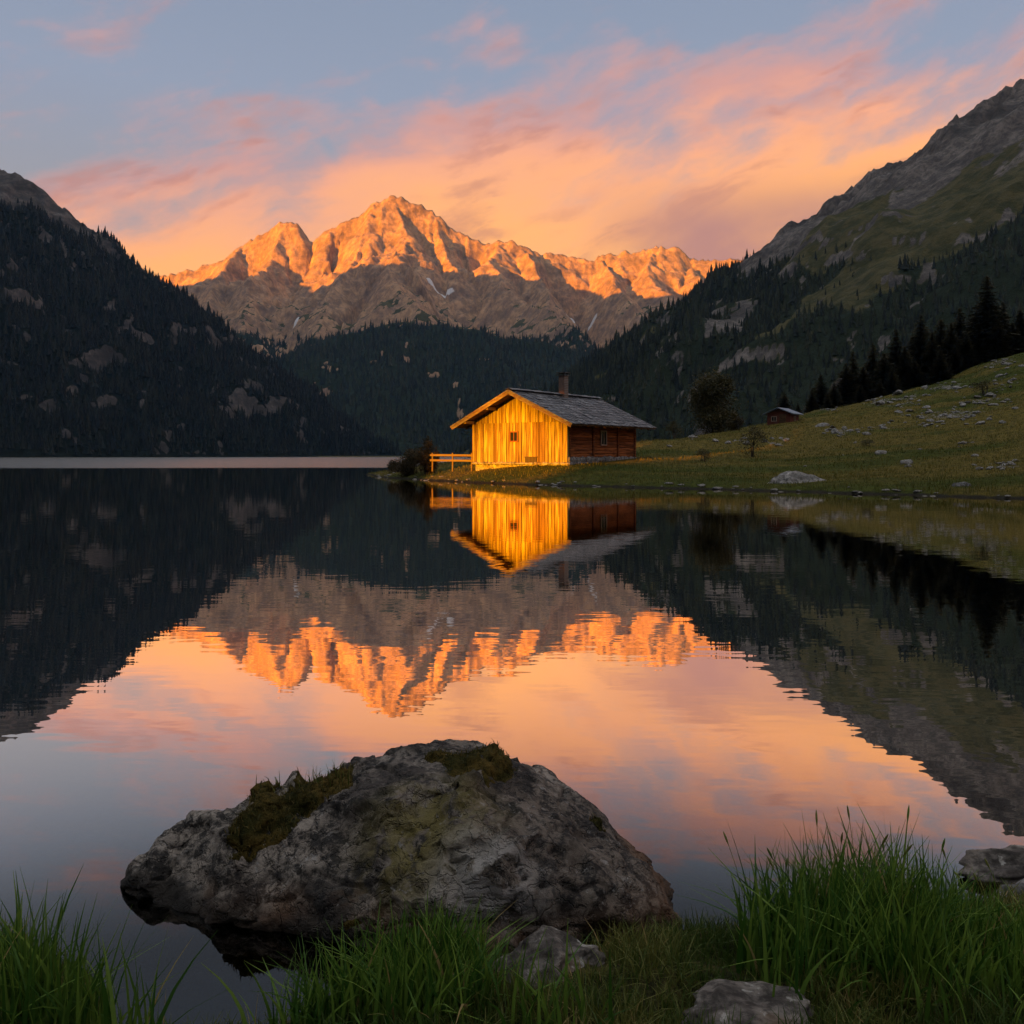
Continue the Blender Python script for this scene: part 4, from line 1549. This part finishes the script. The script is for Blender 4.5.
# chip flat facets off the block, large to small
gB = np.random.default_rng(99)
moved = np.zeros(len(Pb))
for (cnt, r0, dep, tilt) in ((20, .34, .020, .18), (80, .17, .013, .28), (260, .085, .008, .40), (500, .045, .004, .5)):
    for _ in range(cnt):
        c_ = gB.integers(len(Pb))
        n_ = Nb[c_] + tilt * gB.normal(size=3)
        n_ /= np.linalg.norm(n_)
        dv = Pb - Pb[c_]
        d_ = dv @ n_ + dep * gB.uniform(.3, 1.5)
        d_ = np.minimum(d_, .062 - moved)
        dist = np.linalg.norm(dv, axis=1)
        r_ = r0 * gB.uniform(.7, 1.3)
        wgt = sst(dist, r_ * 1.25, r_ * .95) * (d_ > 0)
        Pb = Pb - n_ * (d_ * wgt)[:, None]
        moved = moved + np.maximum(d_ * wgt, 0)
Pb = Pb * .6 + .4 * smooth_mesh(Pb, F0, 1)
Nb = vnormals(Pb, F0)
disp = .006 * n3(Pb, 16, 807) + .0045 * (1 - 2 * np.abs(n3(Pb, 26, 808))) + .003 * n3(Pb, 48, 809) + .0016 * n3(Pb, 95, 811)
crk = np.abs(n3(Pb * np.array((1, 1, 1.6)), 3.1, 815) + .25 * n3(Pb, 9, 817))
disp -= .022 * np.exp(-(crk / .035) ** 2)
crk2 = np.abs(n3(Pb + 3.3, 6.0, 825) + .2 * n3(Pb, 20, 826))
disp -= .009 * np.exp(-(crk2 / .05) ** 2)
Pb2 = Pb + Nb * disp[:, None]
m, nt = new_mat('boulder_stone')
tc = nt.node('ShaderNodeTexCoord').outputs['Object']
a = nt.noise(tc, 3.2, 10, .68, .3)
b = nt.noise(tc, 15, 10, .76)
c = nt.noise(tc, 1.6, 5, .55)
col = nt.mix(nt.step(a, .38, .62), (.065, .053, .044), (.42, .355, .295))
col = nt.mix(nt.step(c, .46, .60, 0, .65), col, (.085, .062, .045))
col = nt.mix(nt.step(b, .55, .43, 0, .92), col, (.014, .013, .013))
col = nt.mix(nt.step(nt.noise(tc, 60, 8, .75), .60, .70, 0, .7), col, (.36, .34, .32))
vv = nt.voro(nt.vmath('ADD', tc, nt.vmath('SCALE', nt.noise(tc, 4, 5, out=1))), 5.0, 'DISTANCE_TO_EDGE')
col = nt.mix(nt.step(vv, .02, .0, 0, .35), col, (.02, .018, .017))


def patch(centre, rad, sx=(1, 1, 1)):
    d_ = nt.vmath('LENGTH', nt.vmath('MULTIPLY', nt.vmath('SUBTRACT', tc, centre), sx))
    return nt.step(d_, rad, rad * .15)


lic = nt.noise(tc, 11, 8, .66, .6)
lic2 = nt.noise(tc, 24, 6, .7, .4)
pc = lambda px, py, Y_: tuple(np.array(at(px, py, Y_)) - np.array((-.42, 3.5, 0)))
yel = nt.math('MULTIPLY', patch(pc(425, 830, 3.0), .38), nt.step(lic, .37, .52))
col = nt.mix(nt.math('MULTIPLY', yel, .85), col, nt.mix(lic2, (.09, .075, .02), (.30, .235, .06)))
whi = nt.math('MULTIPLY', patch(pc(480, 878, 2.80), .30), nt.step(lic, .42, .52))
col = nt.mix(nt.math('MULTIPLY', whi, .85), col, (.46, .42, .39))
whi2 = nt.math('MULTIPLY', nt.step(lic2, .58, .66), nt.step(a, .42, .56))
col = nt.mix(nt.math('MULTIPLY', whi2, .7), col, (.34, .32, .30))
tz_ = nt.sep(tc)[2]
rust = nt.math('MULTIPLY', nt.step(tz_, .17, .03), nt.step(c, .38, .56))
col = nt.mix(nt.math('MULTIPLY', rust, .65), col, (.17, .075, .028))
rs2 = nt.math('MULTIPLY', patch(pc(345, 885, 2.88), .16), nt.step(lic, .42, .6))
col = nt.mix(nt.math('MULTIPLY', rs2, .7), col, (.16, .06, .025))
wetb = nt.step(nt.math('ADD', tz_, nt.math('MULTIPLY', nt.math('SUBTRACT', c, .5), .12)), .075, .02)
col = nt.mix(nt.math('MULTIPLY', wetb, .8), col, (.018, .014, .010))
bh = nt.math('ADD', nt.math('MULTIPLY', b, .6), nt.math('ADD', a, nt.math('MULTIPLY', nt.step(vv, 0, .06), .25)))
finish(nt, col, nt.math('SUBTRACT', .82, nt.math('MULTIPLY', wetb, .45)), nt.bump(bh, 1.0, .05), .3)
M_boulder = m
off = np.array((-.42, 3.5, 0))
boulder = np_obj('boulder', Pb2 - off, F0, M_boulder, None, True)
boulder.location = tuple(off)
set_label(boulder, 'massive grey boulder with moss and yellow lichen at the lake edge', 'boulder')
# moss cushions: raised skins over parts of the boulder
m, nt = new_mat('moss')
tc2 = nt.node('ShaderNodeTexCoord').outputs['Object']
mn = nt.noise(tc2, 40, 6, .7)
mc = nt.mix(nt.step(nt.noise(tc2, 7, 4), .38, .62), (.035, .034, .010), (.11, .075, .020))
mc = nt.mix(nt.step(mn, .55, .35, 0, .8), mc, (.012, .011, .004))
finish(nt, mc, .95, nt.bump(mn, 1.0, .03), .05)
M_moss = m
M_mossblade = foliage_mat('moss_shoots', (.045, .045, .012), (.15, .11, .03), transl=.3, nsc=9)
Nf = vnormals(Pb2, F0)
scrp = np.stack([512 + F * Pb2[:, 0] / Pb2[:, 1], HZ - F * (Pb2[:, 2] - H0) / Pb2[:, 1]], -1)


def moss(blobs, name, label, seed):
    fld = np.zeros(len(Pb2))
    for (px, py, Yc, rad) in blobs:
        c_ = np.array(at(px, py, Yc))
        fld = np.maximum(fld, 1 - np.linalg.norm((Pb2 - c_) * np.array((1, .7, 1)), axis=1) / rad)
    fld = fld + .22 * n3(Pb2, 9, seed) + .12 * n3(Pb2, 25, seed + 3)
    keep = fld > .2
    fk = keep[F0].all(1)
    lab = np.where(keep, np.arange(len(Pb2)), -1)          # keep the largest patch
    fa = F0[fk]
    for _ in range(400):
        mx_ = lab[fa].max(1)
        new = lab.copy()
        for c3 in range(3):
            np.maximum.at(new, fa[:, c3], mx_)
        if (new == lab).all():
            break
        lab = new
    vals, cnt = np.unique(lab[fa[:, 0]], return_counts=True)
    fk = fk & (lab[F0[:, 0]] == vals[cnt.argmax()])
    used = np.unique(F0[fk])
    mp = np.full(len(Pb2), -1)
    mp[used] = np.arange(len(used))
    hgt = np.minimum(.020, .04 * np.maximum(fld[used] - .2, 0)) * (1 + .9 * n3(Pb2[used], 22, seed + 7)) + .012 * n3(Pb2[used], 50, seed + 9) * sst(fld[used], .2, .4)
    Vm = Pb2[used] + Nf[used] * (hgt - .002)[:, None]
    o = np_obj(name, Vm - off, mp[F0[fk]], M_moss, boulder, True)
    o["label"] = label
    # short shoots
    g = np.random.default_rng(seed)
    idx = g.choice(len(used), min(len(used), 2600))
    b0 = Vm[idx] - off
    n_ = len(idx)
    V, Fc, mm = blades(n_, b0[:, 0], b0[:, 1], b0[:, 2] - .004, g.uniform(.008, .028, n_), np.full(n_, .004), g.uniform(.1, .9, n_), 2, seed)
    np_obj('moss_shoots', V, Fc, M_mossblade, o, True, {'tint': np.repeat(g.uniform(0, 1, n_), mm)})['kind'] = 'stuff'
    return Vm


v1 = moss([(245, 826, 3.2, .13), (270, 808, 3.25, .16), (305, 790, 3.35, .14), (330, 776, 3.45, .12), (262, 785, 3.45, .10)], 'moss_cushion', 'long brown green moss cushion on the left shoulder', 850)
v2 = moss([(462, 752, 3.4, .14), (490, 765, 3.4, .13), (480, 785, 3.3, .09), (440, 745, 3.5, .10)], 'moss_cushion', 'dark moss cushion on the very top', 870)
v3 = moss([(200, 808, 3.4, .07), (225, 795, 3.42, .08)], 'moss_cushion', 'thin moss strip at the far left edge', 890)
v4 = moss([(392, 753, 3.45, .07), (600, 822, 3.3, .05)], 'moss_cushion', 'small moss spots on the upper edge', 895)
# grass sprigs on the moss
g = np.random.default_rng(61)
bb = v1[g.choice(len(v1), 130)] - off
sel = bb[:, 1] > -.14
bb = bb[sel]
V, Fc, mm = blades(len(bb), bb[:, 0], bb[:, 1], bb[:, 2], g.uniform(.03, .075, len(bb)), np.full(len(bb), .0035), g.uniform(.1, .7, len(bb)), 3, 62)
np_obj('grass_sprigs', V, Fc, M_turf, boulder, True, {'tint': np.repeat(g.uniform(0, 1, len(bb)), mm)})['kind'] = 'stuff'


# ------------------------------------------------------------------ smaller stones in the foreground
def fore_stone(px, py, Yc, dims, label, seed, rz=0., tilt=(0, 0), name='stone', mat=M_stone, zoff=0.):
    me = rock_mesh(name, seed, 6, dims, mat, 22, .16)
    o = link(bpy.data.objects.new(name, me))
    o.location = tuple(Vector(at(px, py, Yc)) + Vector((0, 0, zoff)))
    o.rotation_euler = (tilt[0], tilt[1], rz)
    return set_label(o, label, 'stone')


fore_stone(550, 975, 2.62, (.20, .15, .10), 'grey lichen covered stone in the grass in front of the boulder', 71, .2, mat=M_nearstone, zoff=.035)
fore_stone(752, 1022, 2.26, (.22, .15, .075), 'flat mottled rock sunk in the turf at the bottom edge', 78, -.1, mat=M_nearstone, zoff=.015)
fore_stone(1040, 868, 3.36, (.30, .16, .085), 'dark flat rock in the water at the right edge', 73, .1, mat=M_nearstone)
fore_stone(1042, 905, 3.12, (.22, .14, .075), 'pale grey stone behind the tall grass at the right edge', 74, .4, mat=M_stone)
fore_stone(692, 969, 2.68, (.030, .022, .018), 'tiny white pebble lying in the turf right of the boulder', 75, .4, mat=M_stone_far)

# ------------------------------------------------------------------ foreground grass
def scatter(n, pts, seed):
    """points around given (x, y, radius, weight) clumps"""
    g = np.random.default_rng(seed)
    pts = np.array(pts, float)
    w_ = pts[:, 3] / pts[:, 3].sum()
    i = g.choice(len(pts), n, p=w_)
    return pts[i, 0] + g.normal(0, 1, n) * pts[i, 2], pts[i, 1] + g.normal(0, 1, n) * pts[i, 2] * .6, g


def gp(px, py, Yc=None):
    Y_ = Yc or (H0 - .1) * F / (py - HZ)
    return (px - 512) * Y_ / F, Y_


# tall sedge clump on the right
cl = []
for (px, py, r_, w_) in [(800, 955, .10, 3), (840, 960, .12, 4), (880, 965, .12, 4), (920, 970, .13, 4), (965, 975, .13, 4), (1010, 980, .13, 4), (780, 975, .08, 2), (860, 1000, .14, 3), (950, 1010, .14, 3), (1020, 1015, .12, 3), (830, 935, .08, 2), (900, 940, .09, 2), (980, 945, .09, 2)]:
    cl.append((*gp(px, py), r_, w_))
x, y, g = scatter(3700, cl, 31)
hh_cut = x / y > .255
x, y = x[hh_cut], y[hh_cut]
z = bk.look(x, y) - .02
hh_ = g.uniform(.12, .36, len(x)) * (.75 + .4 * g.random(len(x))) * (1 - .45 * sst(x / y, .42, .56))
V, Fc, mm = blades(len(x), x, y, z, hh_, g.uniform(.006, .0145, len(x)), g.gamma(2.2, .16, len(x)), 5, 32)
o = np_obj('tall_grass', V, Fc, M_blade, None, True, {'tint': np.repeat(np.clip(g.normal(.42, .24, len(x)), 0, 1), mm)})
set_label(o, 'thick clump of tall green sedge at the lower right', 'grass', kind='stuff')
# flowering stalks standing out of the sedge
gs_ = np.random.default_rng(36)
ns_ = 26
kx = gs_.uniform(.26, .58, ns_)
ky = gs_.uniform(2.5, 2.95, ns_)
kx = kx * ky
kz = bk.look(kx, ky) - .02
kh = gs_.uniform(.26, .42, ns_) * (1 - .35 * sst(kx / ky, .42, .56))
sb = MB()
for i in range(ns_):
    a_, l_ = gs_.uniform(0, 6.28), gs_.uniform(.03, .14)
    p_ = [Vector((kx[i] + math.cos(a_) * l_ * t * t, ky[i] + math.sin(a_) * l_ * t * t, kz[i] + kh[i] * t)) for t in (0, .4, .7, .88, .93, .97, 1.0)]
    sb.tube(p_, [.0014, .0012, .001, .001, .0036, .0032, .0006], 5, .96 if i % 3 else .6)
set_label(sb.build('grass_stalks', M_blade), 'thin flowering stalks rising out of the sedge clump', 'grass', kind='stuff')
# left corner tuft
cl = []
for (px, py, r_, w_) in [(10, 1000, .05, 3), (35, 1005, .05, 3), (60, 1015, .05, 2), (85, 1030, .05, 1.4), (115, 1040, .05, 1.0), (5, 1040, .07, 3), (50, 1050, .07, 2), (150, 1060, .05, .5)]:
    cl.append((*gp(px, py), r_, w_))
x, y, g = scatter(360, cl, 41)
z = np.maximum(bk.look(x, y), -.05) - .02
V, Fc, mm = blades(len(x), x, y, z, g.uniform(.14, .38, len(x)), g.uniform(.007, .015, len(x)), g.gamma(2.0, .16, len(x)), 5, 42)
o = np_obj('tall_grass', V, Fc, M_blade, None, True, {'tint': np.repeat(np.clip(g.normal(.42, .24, len(x)), 0, 1), mm)})
set_label(o, 'tuft of tall grass standing in the lower left corner', 'grass', kind='stuff')
# clump in front of the boulder
cl = []
for (px, py, r_, w_) in [(400, 985, .06, 3), (430, 985, .06, 3), (455, 975, .05, 2.5), (370, 1000, .06, 2), (330, 1015, .06, 2), (420, 1020, .08, 3), (470, 1015, .06, 1.6), (560, 1060, .06, .8), (300, 1030, .05, .8)]:
    cl.append((*gp(px, py), r_, w_))
x, y, g = scatter(1150, cl, 51)
z = bk.look(x, y) - .02
V, Fc, mm = blades(len(x), x, y, z, g.uniform(.10, .28, len(x)), g.uniform(.006, .014, len(x)), g.gamma(2.2, .18, len(x)), 5, 52)
o = np_obj('tall_grass', V, Fc, M_blade, None, True, {'tint': np.repeat(np.clip(g.normal(.40, .24, len(x)), 0, 1), mm)})
set_label(o, 'clump of tall grass growing against the front of the boulder', 'grass', kind='stuff')
# short turf over the whole bank
N = 110000
g = np.random.default_rng(71)
y = g.uniform(2.0, 4.6, N)
x = y * g.uniform(-.66, .66, N)
d_ = bk.look(x, y, bk.d)
dens = fbm(x / .25, y / .25, 3, 720)
ok = (d_ > .0) & (dens + g.uniform(-.5, .9, N) > -.2)
bare = np.hypot((x - gp(752, 1022, 2.26)[0]) / .17, (y - 2.25) / .13)
bare2 = np.hypot((x - gp(548, 975, 2.62)[0]) / .20, (y - 2.62) / .13)
ok &= (bare > .95) & (bare2 > 1.0)
x, y = x[ok], y[ok]
z = bk.look(x, y) - .012
V, Fc, mm = blades(len(x), x, y, z, g.uniform(.025, .085, len(x)) * (1 + .7 * np.clip(dens[ok], 0, 1)), g.uniform(.0025, .005, len(x)), g.gamma(2.2, .25, len(x)), 3, 72)
tn = np.clip(.45 + .5 * fbm(x / .4, y / .4, 3, 730) + g.normal(0, .22, len(x)), 0, 1)
o = np_obj('turf', V, Fc, M_turf, None, True, {'tint': np.repeat(tn, mm)})
set_label(o, 'short mossy turf with dry straws on the near bank', 'grass', kind='stuff')
print('rocks', nr)
